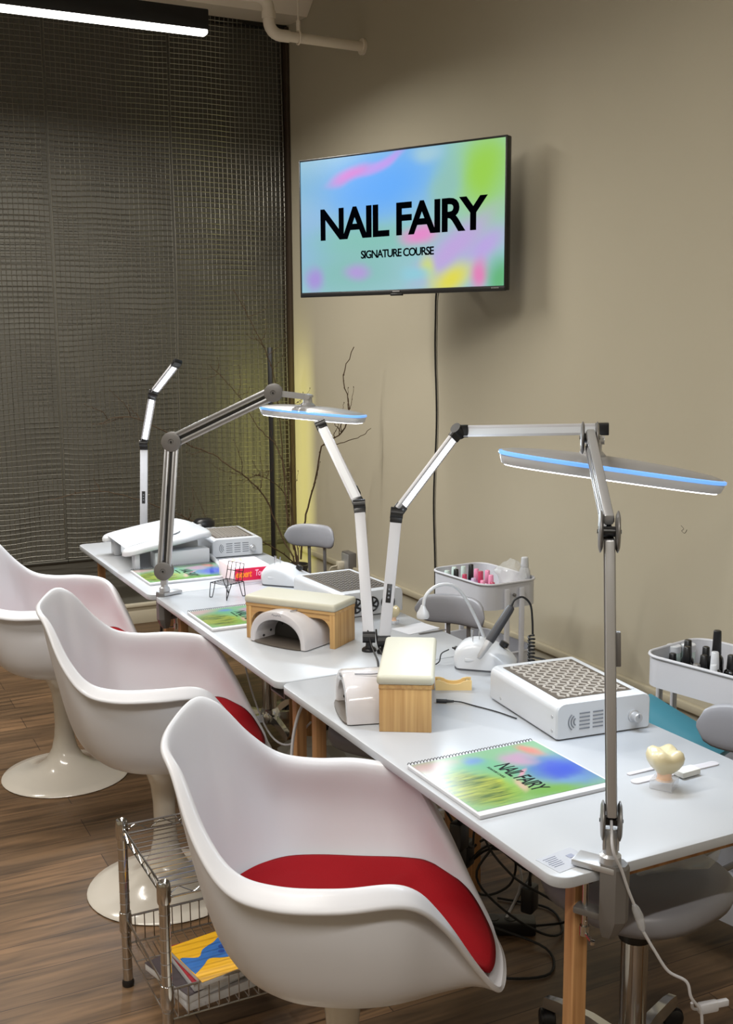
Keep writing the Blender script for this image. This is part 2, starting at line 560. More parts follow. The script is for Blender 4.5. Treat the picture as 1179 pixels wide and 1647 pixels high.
mesh_panel(1.939, 2.625, 'woven steel mesh panel next to the room corner behind the branches', 4)
for x in (-0.2, ): pass
b = MB().box((2.647, 6.29, 1.95), (0.022, 0.10, 3.0), bev=0.004)
tag(b.build('trim_3', mat('dark_brown_frame', rgb(58, 46, 36), 0.5)), kind='structure')
b = MB().box((1.23, 6.29, 3.455), (2.85, 0.06, 0.03), bev=0.004)
tag(b.build('trim_4', mat('black_top_rail', rgb(26, 25, 22), 0.5)), kind='structure')

# ------------------------------------------------------------------ ceiling strips, pipe
def strip_light(x0, x1, y, z, label, power):
    t = thing('ceiling_light', label, 'ceiling light', ((x0+x1)/2, y, z+0.09), group='linear ceiling lights')
    MB().box(((x0+x1)/2, y, z+0.05), (x1-x0, 0.058, 0.09), bev=0.006).build('housing', M_black, t, world=True)
    MB().box(((x0+x1)/2, y, z), (x1-x0-0.01, 0.056, 0.026), bev=0.008).build('lens', M_led_ceil, t, world=True)
    for x in (x0+0.3, x1-0.3):
        MB().cyl((x, y, z+0.09), (x, y, CZ), 0.002, n=6).build('suspension_wire', M_alu, t, world=True)
    area('strip_glow', ((x0+x1)/2, y, z-0.016), (0, 0, -1), x1-x0-0.05, 0.07, power, (1.0, 0.955, 0.88), t, spread=170)
    return t
strip_light(-0.7, 1.733, 5.0, 3.024, 'long glowing linear ceiling light with black housing in front of the mesh wall', POWER_CEIL*1.35)
strip_light(-1.6, 0.9, 2.3, 3.45, 'long linear ceiling light above the row of chairs, out of view', POWER_CEIL*1.18)
strip_light(-1.5, 1.0, -0.6, 3.45, 'long linear ceiling light behind the viewer, out of view', POWER_CEIL*1.18)

t = thing('sprinkler_pipe', 'cream painted pipe with elbows running into the right wall near the ceiling', 'pipe', (2.3, 5.28, 3.13))
zp = 3.128
pts = [(1.2, 5.28, 3.30), (1.99, 5.28, 3.30)] + [(2.05+0.055*math.sin(R(a)), 5.28, 3.245+0.055*math.cos(R(a))) for a in range(0, 91, 15)]
b = MB().tube(pts[:2], 0.026, n=16)
b.tube([(2.03, 5.28, 3.30)]+[(2.085+0.06*math.sin(R(a)), 5.28, 3.24+0.06*math.cos(R(a))) for a in range(0, 91, 15)]+[(2.145, 5.28, 3.19)]+[(2.205-0.06*math.cos(R(a)), 5.28, 3.19-0.06*math.sin(R(a))) for a in range(15, 91, 15)]+[(2.25, 5.28, 3.13)], 0.029, n=16)
b.tube([(1.98, 5.28, 3.30), (2.06, 5.28, 3.30)], 0.032, n=16)
b.tube([(2.145, 5.28, 3.20), (2.145, 5.28, 3.235)], 0.034, n=16)
b.tube([(2.2, 5.28, 3.13), (2.655, 5.28, 3.125)], 0.024, n=16)
b.build('pipe_run', M_pipe, t, world=True)
MB().cyl((2.645, 5.28, 3.125), (2.659, 5.28, 3.125), 0.04, n=20).build('wall_flange', M_pipe, t, world=True)
b = MB().tube([(2.3, 5.28, 3.16), (2.3, 5.28, CZ)], 0.005, n=8)
b.tube([(2.3, 5.28+0.03*math.cos(R(a)), 3.13+0.03*math.sin(R(a))) for a in range(0, 360, 30)], 0.005, n=6, closed=True)
b.tube([(2.3, 5.28, 3.16), (2.3, 5.28, 3.21)], 0.011, n=8)
b.build('hanger', M_pipe, t, world=True)
t = thing('thin_conduit', 'thin cream conduit running along the ceiling duct beside the pipe', 'conduit', (1.6, 5.7, 3.6))
MB().tube([(0.9, 5.7, 3.47), (2.2, 5.7, 3.47)], 0.012, n=8).build('conduit_run', M_pipe, t, world=True)
MB().tube([(1.9, 5.7, 3.47), (1.9, 5.7, CZ)], 0.004, n=6).build('hanger', M_pipe, t, world=True)

# ------------------------------------------------------------------ television
TVL, TVR = Vector((2.035, 4.68)), Vector((2.518, 3.757))
tvw = (TVR-TVL).length
tva = math.atan2((TVR-TVL).y, (TVR-TVL).x)
tvc = (TVL+TVR)/2
TZ0, TZ1 = 1.852, 2.445
tvh = TZ1-TZ0
tv = thing('television', 'wall mounted flat television showing a pastel title slide', 'television', (tvc.x, tvc.y, TZ0), tva)
# local: x along width, -y toward the room, z up
b = MB().box((0, 0.018, tvh/2), (tvw, 0.03, tvh), bev=0.004)
b.box((0, 0.05, tvh*0.42), (tvw*0.62, 0.04, tvh*0.5), bev=0.01)
b.build('casing', M_black, tv)
bz = 0.007
b = MB()
b.box((0, -0.001, bz), (tvw, 0.012, 0.020), bev=0.002)
b.box((0, -0.001, tvh-bz/2), (tvw, 0.012, bz), bev=0.002)
b.box((-tvw/2+bz/2, -0.001, tvh/2), (bz, 0.012, tvh), bev=0.002)
b.box((tvw/2-bz/2, -0.001, tvh/2), (bz, 0.012, tvh), bev=0.002)
b.build('bezel', M_black, tv)
sw, sh = tvw-2*bz, tvh-0.026
scr = MB()
scr.bm.faces.new([scr.bm.verts.new(p) for p in ((-sw/2, -sh/2, 0), (sw/2, -sh/2, 0), (sw/2, sh/2, 0), (-sw/2, sh/2, 0))])
u = lambda x: (x-0.5)*sw
v = lambda y: (0.5-y)*sh
tvblobs = [
    (u(.05), v(.1), .25*sw, .35*sh, 0, rgb(120, 175, 205)),
    (u(.42), v(.22), .48*sw, .42*sh, 8, rgb(84, 165, 250)),
    (u(.05), v(.65), .22*sw, .45*sh, 0, rgb(140, 180, 225)),
    (u(.35), v(.62), .5*sw, .22*sh, 0, rgb(128, 190, 178)),
    (u(.25), v(.85), .4*sw, .25*sh, 0, rgb(130, 186, 180)),
    (u(.93), v(.25), .3*sw, .55*sh, 0, rgb(150, 205, 110)),
    (u(.9), v(.2), .12*sw, .3*sh, -20, rgb(150, 205, 70)),
    (u(.72), v(.28), .16*sw, .16*sh, 60, rgb(140, 190, 180)),
    (u(.78), v(.72), .3*sw, .16*sh, 35, rgb(190, 160, 220)),
    (u(.93), v(.72), .16*sw, .14*sh, 30, rgb(186, 160, 225)),
    (u(.62), v(.62), .12*sw, .10*sh, 0, rgb(230, 130, 200)),
    (u(.28), v(.14), .16*sw, .065*sh, 10, rgb(214, 130, 215)),
    (u(.44), v(.07), .16*sw, .05*sh, 22, rgb(190, 150, 235)),
    (u(.3), v(.85), .10*sw, .09*sh, 0, rgb(176, 150, 215)),
    (u(.65), v(.05), .10*sw, .08*sh, 0, rgb(160, 200, 215)),
    (u(.76), v(.94), .16*sw, .12*sh, 25, rgb(225, 215, 50)),
    (u(.66), v(.86), .05*sw, .14*sh, 10, rgb(200, 215, 120)),
    (u(.90), v(.9), .06*sw, .14*sh, -20, rgb(225, 120, 180)),
    (u(.99), v(.95), .08*sw, .2*sh, 0, rgb(90, 175, 110)),
    (u(.06), v(.9), .07*sw, .14*sh, 0, rgb(165, 140, 215)),
    (u(.6), v(.9), .10*sw, .08*sh, 0, rgb(140, 200, 215)),
]
M_screen = blob_mat('glowing_screen', rgb(150, 195, 205), tvblobs, emit=1.0, warp=0.10, wscale=3.0)
scr = scr.build('screen', M_screen, tv, smooth=0)
scr.rotation_euler = (R(90), 0, 0)
scr.location = (0, -0.0035, 0.018+sh/2)
def on_screen(uu, vv):
    return Matrix.Translation((u(uu), -0.0045, 0.018+sh/2+v(vv))) @ Matrix.Rotation(R(90), 4, 'X')
M_tvtext = mat('black_screen_lettering', rgb(2, 3, 8), 0.6, spec=0.0)
text_mesh('title_text', 'NAIL FAIRY', 0.182, M_tvtext, tv, on_screen(.507, .503), bold=0.0048, xs=1.02, spacing=0.88)
text_mesh('subtitle_text', 'SIGNATURE COURSE', 0.046, M_tvtext, tv, on_screen(.50, .735), bold=0.0010, xs=0.97, spacing=0.86)
b = MB().box((0, -0.009, 0.010), (0.035, 0.003, 0.004))
b.build('logo_badge', M_silver_plastic, tv)
MB().box((0, -0.004, -0.003), (0.06, 0.012, 0.010), bev=0.002).build('sensor_bump', M_black, tv)
b = MB()
for k in range(5): b.box((tvw/2-0.06+k*0.007, -0.0075, 0.010), (0.004, 0.001, 0.004))
b.build('corner_mark', M_silver_plastic, tv)
# wall bracket: plate on the wall and folding arm
b = MB()
pl = Vector((WX-0.012, tvc.y-0.05, (TZ0+TZ1)/2))
b.box(pl, (0.022, 0.18, 0.24), bev=0.003)
mid = Vector((tvc.x+0.22, tvc.y+0.22, pl.z))
back = Vector((tvc.x+0.07, tvc.y+0.05, pl.z))
for dz in (-0.05, 0.05):
    b.bar(pl+Vector((-.01, 0, dz)), mid+Vector((0, 0, dz)), 0.03, 0.012, (0, 0, 1))
    b.bar(mid+Vector((0, 0, dz)), back+Vector((0, 0, dz)), 0.03, 0.012, (0, 0, 1))
b.cyl(mid-Vector((0, 0, .08)), mid+Vector((0, 0, .08)), 0.012)
b.build('wall_bracket', M_black, tv, world=True)
t = thing('television_cable', 'thin black cable hanging down the beige wall below the television', 'cable', (2.645, 4.52, 0.5))
random.seed(3)
pts = [(2.62, 4.44, 2.0), (2.645, 4.50, 1.93), (2.652, 4.535, 1.86)]
for k in range(1, 14):
    z = 1.86-k*0.11
    pts.append((2.652, 4.53+0.010*math.sin(k*0.9)+0.0012*k, z))
pts += [(2.645, 4.56, 0.40)]
MB().tube(catmull(pts, 4), 0.0042, n=6).build('cable_run', M_black_cable, t, world=True)
# outlet box on the raceway
t = thing('outlet_box', 'surface mounted metal power outlet box on the right wall with a white plug', 'outlet', (WX-0.02, 5.43, 0.42))
MB().box((WX-0.022, 5.46, 0.43), (0.044, 0.10, 0.13), bev=0.005).build('box', M_alu_dark, t, world=True)
MB().box((WX-0.046, 5.46, 0.43), (0.006, 0.085, 0.115), bev=0.002).build('cover_plate', M_alu, t, world=True)
b = MB().box((WX-0.065, 5.48, 0.42), (0.04, 0.04, 0.045), bev=0.006)
b.tube(catmull([(WX-0.085, 5.48, 0.42), (WX-0.12, 5.5, 0.40), (WX-0.11, 5.52, 0.3), (WX-0.06, 5.54, 0.1), (WX-0.06, 5.6, 0.012)], 6), 0.004)
b.build('plug', M_trim, t, world=True)

# ------------------------------------------------------------------ tables
TT = 0.74
def table(x0, x1, y0, y1, label):
    t = thing('table', label, 'table', ((x0+x1)/2, (y0+y1)/2, 0), group='white tables in a row')
    cx, cy = (x0+x1)/2, (y0+y1)/2
    o = rrect(x1-x0, y1-y0, 0.035, 6, cx, cy)
    b = MB().prism(o, TT-0.0205, TT, bev=0.0022)
    b.build('tabletop', M_table, t, world=True)
    for sx in (-1, 1):
        for sy in (-1, 1):
            x = cx+sx*((x1-x0)/2-0.088); y = cy+sy*((y1-y0)/2-0.06)
            MB().box((x, y, (TT-0.021)/2), (0.031, 0.031, TT-0.021), bev=0.003).build('leg', M_wood_leg, t, world=True)
    for sy in (-1, 1):
        y = cy+sy*((y1-y0)/2-0.028)
        MB().box((cx+0.03, y, TT-0.029), (x1-x0-0.22, 0.022, 0.016), bev=0.002).build('rail', M_wood_leg, t, world=True)
    return t
table(1.092, 1.768, 1.447, 2.698, 'nearest white table with the open corner clamp lamp')
table(1.088, 1.764, 2.703, 3.895, 'middle white table holding the round nail curing lamp')
table(1.070, 1.750, 3.900, 5.070, 'farthest white table near the mesh wall with white arm rests')

# printed label sheet near the near-left table corner
t = tag(MB().box((1.150, 1.505, TT+0.0004), (0.085, 0.060, 0.0006), rz=R(8)).build('paper_label', mat('clear_sticker', rgb(182, 187, 198), .35)), 'small printed sticker on the near corner of the nearest table beside the clamp', 'sticker')
b = MB()
for k in range(6):
    b.box((1.128+0.0, 1.522-k*0.006, TT+0.0012), (0.030-0.003*(k % 3), 0.0012, 0.0004), rz=R(8))
b.box((1.168, 1.512, TT+0.0012), (0.014, 0.012, 0.0004), rz=R(8))
b.build('print', M_label, t, smooth=0)

# ------------------------------------------------------------------ tulip armchairs
ringE = [(.328, 0, .424), (.314, .109, .426), (.271, .165, .493), (.206, .232, .612), (.14, .295, .686), (.026, .342, .699), (-.088, .34, .700), (-.174, .32, .722), (-.238, .273, .79), (-.289, .202, .884), (-.322, .138, .915), (-.337, 0, .913)]
rimin = [(.985, .975, 0), (.982, .965, 0), (.972, .94, .004), (.93, .86, .014), (.93, .855, .018), (.94, .855, .018), (.94, .855, .018), (.935, .865, .014), (.93, .88, .002), (.945, .90, -.012), (.96, .92, -.020), (.965, 1, -.022)]
ringD = [(x*a, y*b_, z+d) for (x, y, z), (a, b_, d) in zip(ringE, rimin)]
ringC = [(.29, 0, .434), (.275, .095, .436), (.238, .15, .468), (.185, .207, .545), (.12, .268, .595), (.03, .295, .61), (-.08, .292, .62), (-.165, .272, .635), (-.218, .228, .68), (-.256, .168, .73), (-.285, .11, .75), (-.292, 0, .75)]
ringB = [(.235, 0, .436), (.225, .09, .437), (.205, .14, .445), (.168, .19, .465), (.11, .24, .485), (.03, .262, .493), (-.07, .257, .497), (-.14, .23, .507), (-.187, .18, .518), (-.218, .13, .527), (-.238, .075, .532), (-.243, 0, .532)]
ringA = [(.15, 0, .432), (.145, .06, .432), (.135, .10, .433), (.115, .14, .435), (.07, .17, .437), (.02, .18, .439), (-.045, .175, .441), (-.095, .15, .443), (-.125, .12, .445), (-.148, .085, .447), (-.16, .05, .448), (-.165, 0, .448)]
def full(ring, n=6):
    half = [Vector(p) for p in ring]
    loop = half+[Vector((p.x, -p.y, p.z)) for p in reversed(half[1:-1])]
    return catmull(loop, n, closed=True)
def shell_rings():
    rings = [full(k) for k in (ringA, ringB, ringC, ringD, ringE)]
    n = len(rings[0])
    c = Vector((0, 0, .424))
    first = [c+(p-c)*0.35 for p in rings[0]]
    for p in first: p.z = .426
    ctrl = [first]+rings
    cols = []
    for j in range(n):
        cols.append(catmull([r[j] for r in ctrl], 4))
    return [[cols[j][i] for j in range(n)] for i in range(len(cols[0]))], n
def tulip_chair(label):
    t = thing('tulip_armchair', label, 'chair', group='white tulip armchairs along the tables')
    rings, n = shell_rings()
    b = MB()
    vs = [[b.bm.verts.new(p) for p in r] for r in rings]
    for a, c in zip(vs, vs[1:]):
        for i in range(n):
            b.bm.faces.new((a[i], a[(i+1) % n], c[(i+1) % n], c[i]))
    b.bm.faces.new(list(reversed(vs[0])))
    bmesh.ops.recalc_face_normals(b.bm, faces=b.bm.faces)
    sh = b.build('seat_shell', M_white_shell, t, smooth=60, recalc=False)
    md = sh.modifiers.new('thick', 'SOLIDIFY'); md.thickness = 0.011; md.offset = 0
    md.use_even_offset = True
    md = sh.modifiers.new('soft', 'SUBSURF'); md.levels = 1; md.render_levels = 1
    # cushion: follows the inside of the shell, domed on top
    knots = [(.319, 0, .438), (.305, .102, .444), (.262, .153, .494), (.189, .206, .522), (.128, .245, .515), (.03, .262, .508), (-.07, .257, .512), (-.14, .23, .52), (-.187, .18, .528), (-.215, .13, .535), (-.235, .075, .54), (-.24, 0, .54)]
    base = full(knots)
    ring_o = [Vector((p.x, p.y, p.z)) for p in base]
    ring_m = [Vector((p.x*.985, p.y*.965, p.z+.012)) for p in base]
    ring_t1 = [Vector((p.x*.90, p.y*.88, (p.z+.016)*.62+.512*.38)) for p in base]
    ring_t2 = [Vector((p.x*.60, p.y*.60, .512)) for p in base]
    ring_t3 = [Vector((p.x*.15, p.y*.15, .514)) for p in base]
    b = MB().loft([ring_o, ring_m, ring_t1, ring_t2, ring_t3])
    cu = b.build('seat_cushion', M_red, t, smooth=80)
    cu.modifiers.new('soft', 'SUBSURF').render_levels = 1
    prof = [(.0, .0), (.236, .0), (.240, .004), (.236, .009), (.20, .016), (.15, .026), (.105, .042), (.07, .07), (.048, .11), (.037, .16), (.033, .21), (.034, .28), (.040, .335), (.054, .375), (.078, .405), (.105, .421), (.02, .423)]
    MB().lathe(prof, 48).build('pedestal', M_white_base, t, smooth=60)
    return t
chair0 = tulip_chair('nearest white tulip armchair with red seat cushion, beside the wire rack')
chair0.location = (.890, 1.891, 0); chair0.rotation_euler = (0, 0, R(-30))
dup(chair0, (.885, 3.14, 0), R(-21), 'middle white tulip armchair with red seat cushion, behind the nearest one')
dup(chair0, (.798, 4.195, 0), R(-25), 'farthest white tulip armchair, at the left edge below the mesh wall')

# ------------------------------------------------------------------ big articulated task lamps
def task_lamp(label, base, jaw, P1, P2, hL, hR, power, axis, hub_off=0.0, group='articulated task lamps'):
    base, P1, P2, hL, hR = map(Vector, (base, P1, P2, hL, hR))
    jaw = Vector((jaw[0], jaw[1], 0)).normalized()
    axis = Vector(axis).normalized()
    t = thing('task_lamp', label, 'lamp', base, math.atan2(jaw.y, jaw.x), group)
    # clamp in local coordinates: +x reaches over the table, body outside the edge; z=0 is the table surface
    o = [(0.004, -.021), (0.004, .021), (-.025, .021), (-.039, .008), (-.039, -.008), (-.025, -.021)]
    def ring(z, k=1.0, dx=0.0): return [Vector((x*k+dx, y*k, z)) for x, y in o]
    b = MB().loft([ring(-.122, .45, .0), ring(-.108, .72, 0), ring(-.085, 1), ring(.012, 1), ring(.018, .93)])
    c = b.build('clamp_body', M_alu_dark, t, smooth=20)
    MB().box((.018, 0, .009), (.080, .044, .012), bev=.003).build('upper_jaw', M_alu, c)
    b = MB().box((.025, 0, -.084), (.062, .030, .014), bev=.004)
    b.build('lower_jaw', M_alu_dark, c)
    b = MB().cyl((.038, 0, -.115), (.038, 0, -.030), .0055, n=14)
    b.cyl((.038, 0, -.030), (.038, 0, -.0225), .014, n=18)
    b.cyl((.038, 0, -.133), (.038, 0, -.115), .009, n=14)
    b.cyl((.012, 0.028, -.127), (.064, -0.028, -.127), .0032, n=10)
    b.lathe([(0, 0), (.005, .002), (.005, .008), (0, .010)], 10, (.012, .028, -.132))
    b.build('clamp_screw', M_chrome, c)
    # world coordinates from here on
    S0 = base+jaw*(-.006)+Vector((0, 0, .018))
    b = MB().lathe([(.019, 0), (.019, .012), (.013, .016), (.013, .055), (.010, .06)], 24, S0)
    b.build('swivel_post', M_alu, t, world=True)
    J0 = S0+Vector((0, 0, .075))
    def joint(P, r=.034, nm='joint'):
        b = MB()
        for s in (-1, 1):
            q = P+axis*s*.0105
            b.lathe([(0, 0), (r*.8, 0), (r, .003), (r, .005), (r*.8, .0075), (r*.3, .0085), (r*.25, .006), (0, .006)], 28, q, axis*s)
        j = b.build(nm, M_alu_dark, t, world=True)
        b = MB().cyl(P-axis*.0100, P+axis*.0100, .009, n=14)
        b.cyl(P-axis*.0205, P+axis*.0205, .0035, n=8)
        b.build('hinge_pin', M_black, j, world=True)
        return j
    def arm(A, B, nm):
        d = (B-A).normalized(); s = d.cross(axis).normalized()
        A2, B2 = A+d*.012, B-d*.012
        b = MB()
        for k in (-1, 1):
            b.bar(A2+s*.0155*k, B2+s*.0155*k, .019, .0165, s.cross(d), bev=.003)
        a = b.build(nm, M_alu, t, world=True)
        b = MB()
        b.tube([A2+s*.002, B2+s*.002], .0030, n=6)
        b.bar(A2-s*.0015, B2-s*.0015, .010, .008, s.cross(d))
        b.build('spring_and_wire', M_black, a, world=True)
        b = MB()
        for k in (-1, 1):
            b.bar(A2+s*.0155*k+axis*.0085, B2+s*.0155*k+axis*.0085, .007, .0016, axis)
            b.bar(A2+s*.0155*k-axis*.0085, B2+s*.0155*k-axis*.0085, .007, .0016, axis)
        b.build('grooves', M_alu_dark, a, world=True)
        return a
    b = MB()
    for s in (-1, 1):
        b.bar(S0+axis*s*.012+Vector((0, 0, .025)), J0+axis*s*.012+Vector((0, 0, .01)), .022, .004, axis)
    b.build('yoke', M_alu, t, world=True)
    joint(J0, .034, 'lower_joint'); la = arm(J0, P1, 'lower_arm')
    dd = (P1-J0).normalized(); cc = J0.lerp(P1, .60)+axis*.013
    MB().bar(cc-dd*.030, cc+dd*.030, .016, .010, axis, bev=.002).build('cable_clip', M_alu_dark, la, world=True)
    joint(P1, .036, 'elbow_joint'); arm(P1, P2, 'upper_arm'); joint(P2, .033, 'wrist_joint')
    # head
    hc = (hL+hR)/2
    X = (hR-hL).normalized()
    Y = Vector((0, 0, 1)).cross(X).normalized()
    Z = X.cross(Y)
    HL = (hR-hL).length/2
    HW = .060
    mt = Matrix((X, Y, Z)).transposed().to_4x4(); mt.translation = hc
    def ol(k, kw, z, p=3.2, bow=0.0):
        return [mt @ Vector((x, y, z+bow*(1-(x/HL)**2))) for x, y in superellipse(HL*k, HW*kw, p)]
    body = MB().loft([ol(.95, .84, -.024), ol(.965, .90, -.022), ol(.985, .965, -.008), ol(.985, .965, -.004)])
    body.build('head_frame', M_frost, t, world=True, smooth=50)
    top = MB().loft([ol(.985, .965, .004), ol(.965, .93, .006), ol(.90, .80, .009, 2.8, .005), ol(.70, .58, .012, 2.5, .007), ol(.35, .28, .014, 2.2, .007)])
    top.build('head_cover', M_silver_plastic, t, world=True, smooth=60)
    MB().loft([ol(.975, .95, -.005), ol(1.0, 1.0, -.003), ol(1.0, 1.0, .003), ol(.975, .95, .005)]).build('glowing_rim', M_blue_rim, t, world=True, smooth=50)
    MB().loft([ol(.935, .80, -.0262), ol(.94, .82, -.0235)]).build('lens', M_led, t, world=True, smooth=0)
    # hub between wrist and head
    top_c = hc+Z*.020+X*hub_off
    b = MB()
    b.lathe([(.028, -.004), (.028, .004), (.018, .012), (.016, .030), (.020, .032), (.020, .040), (.006, .044)], 24, top_c, Z)
    h = top_c+Z*.032
    for s in (-1, 1):
        b.bar(P2+axis*s*.012, h+axis*s*.012, .020, .004, axis)
    b.tube([h-axis*.02, h+axis*.02], .009, n=12)
    b.build('head_hub', M_alu, t, world=True)
    area('task_glow', hc-Z*.030, -Z, HL*1.8, .09, power, (0.74, 0.87, 1.0), t, spread=176, roll_dir=X)
    return t

lampA = task_lamp('tall silver articulated task lamp clamped to the near corner of the nearest table', (1.192, 1.441, TT), (-.50, .866), (1.205, 1.475, 1.335), (1.414, 1.80, 1.461), (1.327, 2.0, 1.421), (1.748, 1.76, 1.352), POWER_TASK, (.80, -.60, 0), hub_off=-.045)
lampB = task_lamp('silver articulated task lamp clamped between the middle and farthest tables', (1.128, 3.875, TT), (.95, .3), (1.185, 3.93, 1.297), (1.503, 3.72, 1.474), (1.514, 3.86, 1.415), (1.746, 3.48, 1.394), POWER_TASK, (.5, .866, 0), hub_off=-.02)
# lead of the near lamp
t = thing('lamp_power_lead', 'pale cord of the near task lamp hanging down past the table corner to the floor', 'cord', (1.24, 1.40, 0.7))
pts = [(1.186, 1.425, .84), (1.172, 1.402, .80), (1.19, 1.40, .76), (1.206, 1.40, .72), (1.222, 1.40, .685)]
MB().tube(catmull(pts, 5), .0026, n=8).build('upper_cord', M_white_metal, t, world=True)
MB().tube([(1.220, 1.40, .688), (1.224, 1.40, .680), (1.232, 1.40, .664), (1.240, 1.40, .640), (1.243, 1.40, .632)], [.0035, .007, .0085, .0065, .003], n=12).build('inline_connector', M_clear, t, world=True)
pts = [(1.243, 1.40, .632), (1.262, 1.39, .595), (1.286, 1.38, .555), (1.315, 1.365, .535), (1.323, 1.36, .505), (1.345, 1.36, .475), (1.352, 1.36, .44), (1.36, 1.36, .3), (1.40, 1.38, .05), (1.46, 1.42, .006), (1.62, 1.42, .004)]
MB().tube(catmull(pts, 6), .0028, n=8).build('lower_cord', M_white_metal, t, world=True)
t = thing('white_cord_plug', 'white plug connector on the pale cord at the lower right edge', 'plug', (1.37, 1.37, .46))
b = MB().box((1.372, 1.368, .468), (.040, .014, .020), rz=R(-10), bev=.004)
b.box((1.402, 1.363, .470), (.022, .010, .012), rz=R(-10), bev=.002)
b.build('plug_body', M_white_metal, t, world=True)
MB().tube(catmull([(1.353, 1.372, .466), (1.338, 1.37, .474), (1.330, 1.365, .490)], 5), .0028, n=8).build('plug_lead', M_white_metal, t, world=True)

# ------------------------------------------------------------------ slim three-segment LED lamps
def slim_lamp(label, P, normals, lit, switch=True, wd=.034, th=.013):
    P = [Vector(p) for p in P]
    t = thing('slim_led_lamp', label, 'lamp', (P[0].x, P[0].y, TT), 0, 'slim folding led lamps')
    names = ['lower_segment', 'middle_segment', 'top_segment']
    for k in range(len(P)-1):
        A, B = P[k], P[k+1]
        d = (B-A).normalized()
        nrm = Vector(normals[k]); nrm = (nrm-d*nrm.dot(d)).normalized()
        A2, B2 = A+d*.012, B-d*.012
        s = MB().bar(A2, B2, wd, th, nrm, bev=.0025).build(names[k], M_white_metal, t, world=True)
        L = (B2-A2).length
        if k == 0 and not switch: pass
        elif k == 0:
            c = A2+d*(L*.36)+nrm*(th/2)
            sd = nrm.cross(d)
            b = MB().bar(c-d*.028, c+d*.028, .015, .003, nrm, bev=.001)
            sw = b.build('switch_panel', M_black, s, world=True)
            b = MB()
            for q in (-.012, .0, .012):
                b.lathe([(.003, 0), (.003, .0008), (0, .001)], 10, c+d*q+nrm*.0014, nrm)
            b.build('buttons', M_grille, sw, world=True)
        else:
            m_ = M_led if lit[k] else M_frost
            b = MB().bar(A2+d*.02+nrm*(th/2), B2-d*.02+nrm*(th/2), wd*.54, .002, nrm)
            b.build('led_strip', m_, s, world=True)
            if lit[k]:
                area('slim_glow', (A2+B2)/2+nrm*(th/2+.004), nrm, wd*.6, L-.05, POWER_SLIM, (.80, .91, 1.0), t, spread=160, roll_dir=nrm.cross(d))
        # hinge at the far end
        sd = nrm.cross(d)
        if k < len(P)-2:
            q = B
            b = MB().cyl(q-sd*.019, q+sd*.019, .0175, n=18)
            e = (P[k+2]-B).normalized()
            b.bar(q-d*.030, q+d*.002, wd*1.08, th*1.35, nrm, bev=.003)
            b.bar(q, q+e*.030, wd*1.08, th*1.35, nrm, bev=.003)
            b.build('hinge', M_black, t, world=True)
        else:
            MB().bar(B-d*.032, B+d*.008, wd*1.06, th*1.5, nrm, bev=.003).build('end_cap', M_black, t, world=True)
    q = P[0]
    sd = Vector(normals[0]).cross(Vector((0, 0, 1))).normalized()
    b = MB().cyl(q-sd*.019, q+sd*.019, .017, n=18)
    b.cyl(Vector((q.x, q.y, TT+.012)), q, .010, n=12)
    b.build('base_hinge', M_black, t, world=True)
    MB().lathe([(.022, 0), (.022, .006), (.018, .010), (.012, .012), (.010, .018)], 32, (q.x, q.y, TT)).build('base_disc', M_black, t, world=True)
    return t
tocam = Vector((-.46, -.88, .05))
slim_lamp('lit slim folding lamp standing behind the white arm rests in front of the mesh wall', [(1.338, 4.92, .815), (1.354, 4.92, 1.204), (1.351, 4.735, 1.435), (1.396, 4.51, 1.573)], [tocam, (-.4, -.9, -.3), (-.3, -.6, -.8)], (0, 1, 1))
slim_lamp('left one of the V-shaped pair of slim white folding lamps, arm folded back', [(1.452, 2.872, .782), (1.536, 3.10, 1.146), (1.597, 3.52, 1.369), (1.553, 3.165, 1.170)], [tocam, (-.45, -.6, .5), (.3, .7, -.6)], (0, 0, 0), switch=False)
slim_lamp('right one of the V-shaped pair of slim white folding lamps, arm reaching right', [(1.482, 2.832, .776), (1.562, 2.90, 1.145), (1.759, 2.87, 1.385), (2.102, 2.60, 1.396)], [tocam, (-.15, -.75, -.45), (-.45, -.88, -.12)], (0, 1, 0))
for (x0, x1, off, lab) in ((1.452, 1.40, 0, 'short black lead of the left folding lamp running behind the wooden hand rest'), (1.48, 1.43, .015, 'short black lead of the right folding lamp running behind the wooden hand rest')):
    t = thing('lamp_lead', lab, 'cable', (x0, 2.9, TT))
    MB().tube(catmull([(x0, 2.88, .80), (x0-.012, 2.83+off, .765), (x0-.03, 2.76+off, .745), (x1-.02, 2.66+off, .744), (x1-.02, 2.56+off, .744)], 6), .0028, n=8).build('lead', M_black_cable, t, world=True)

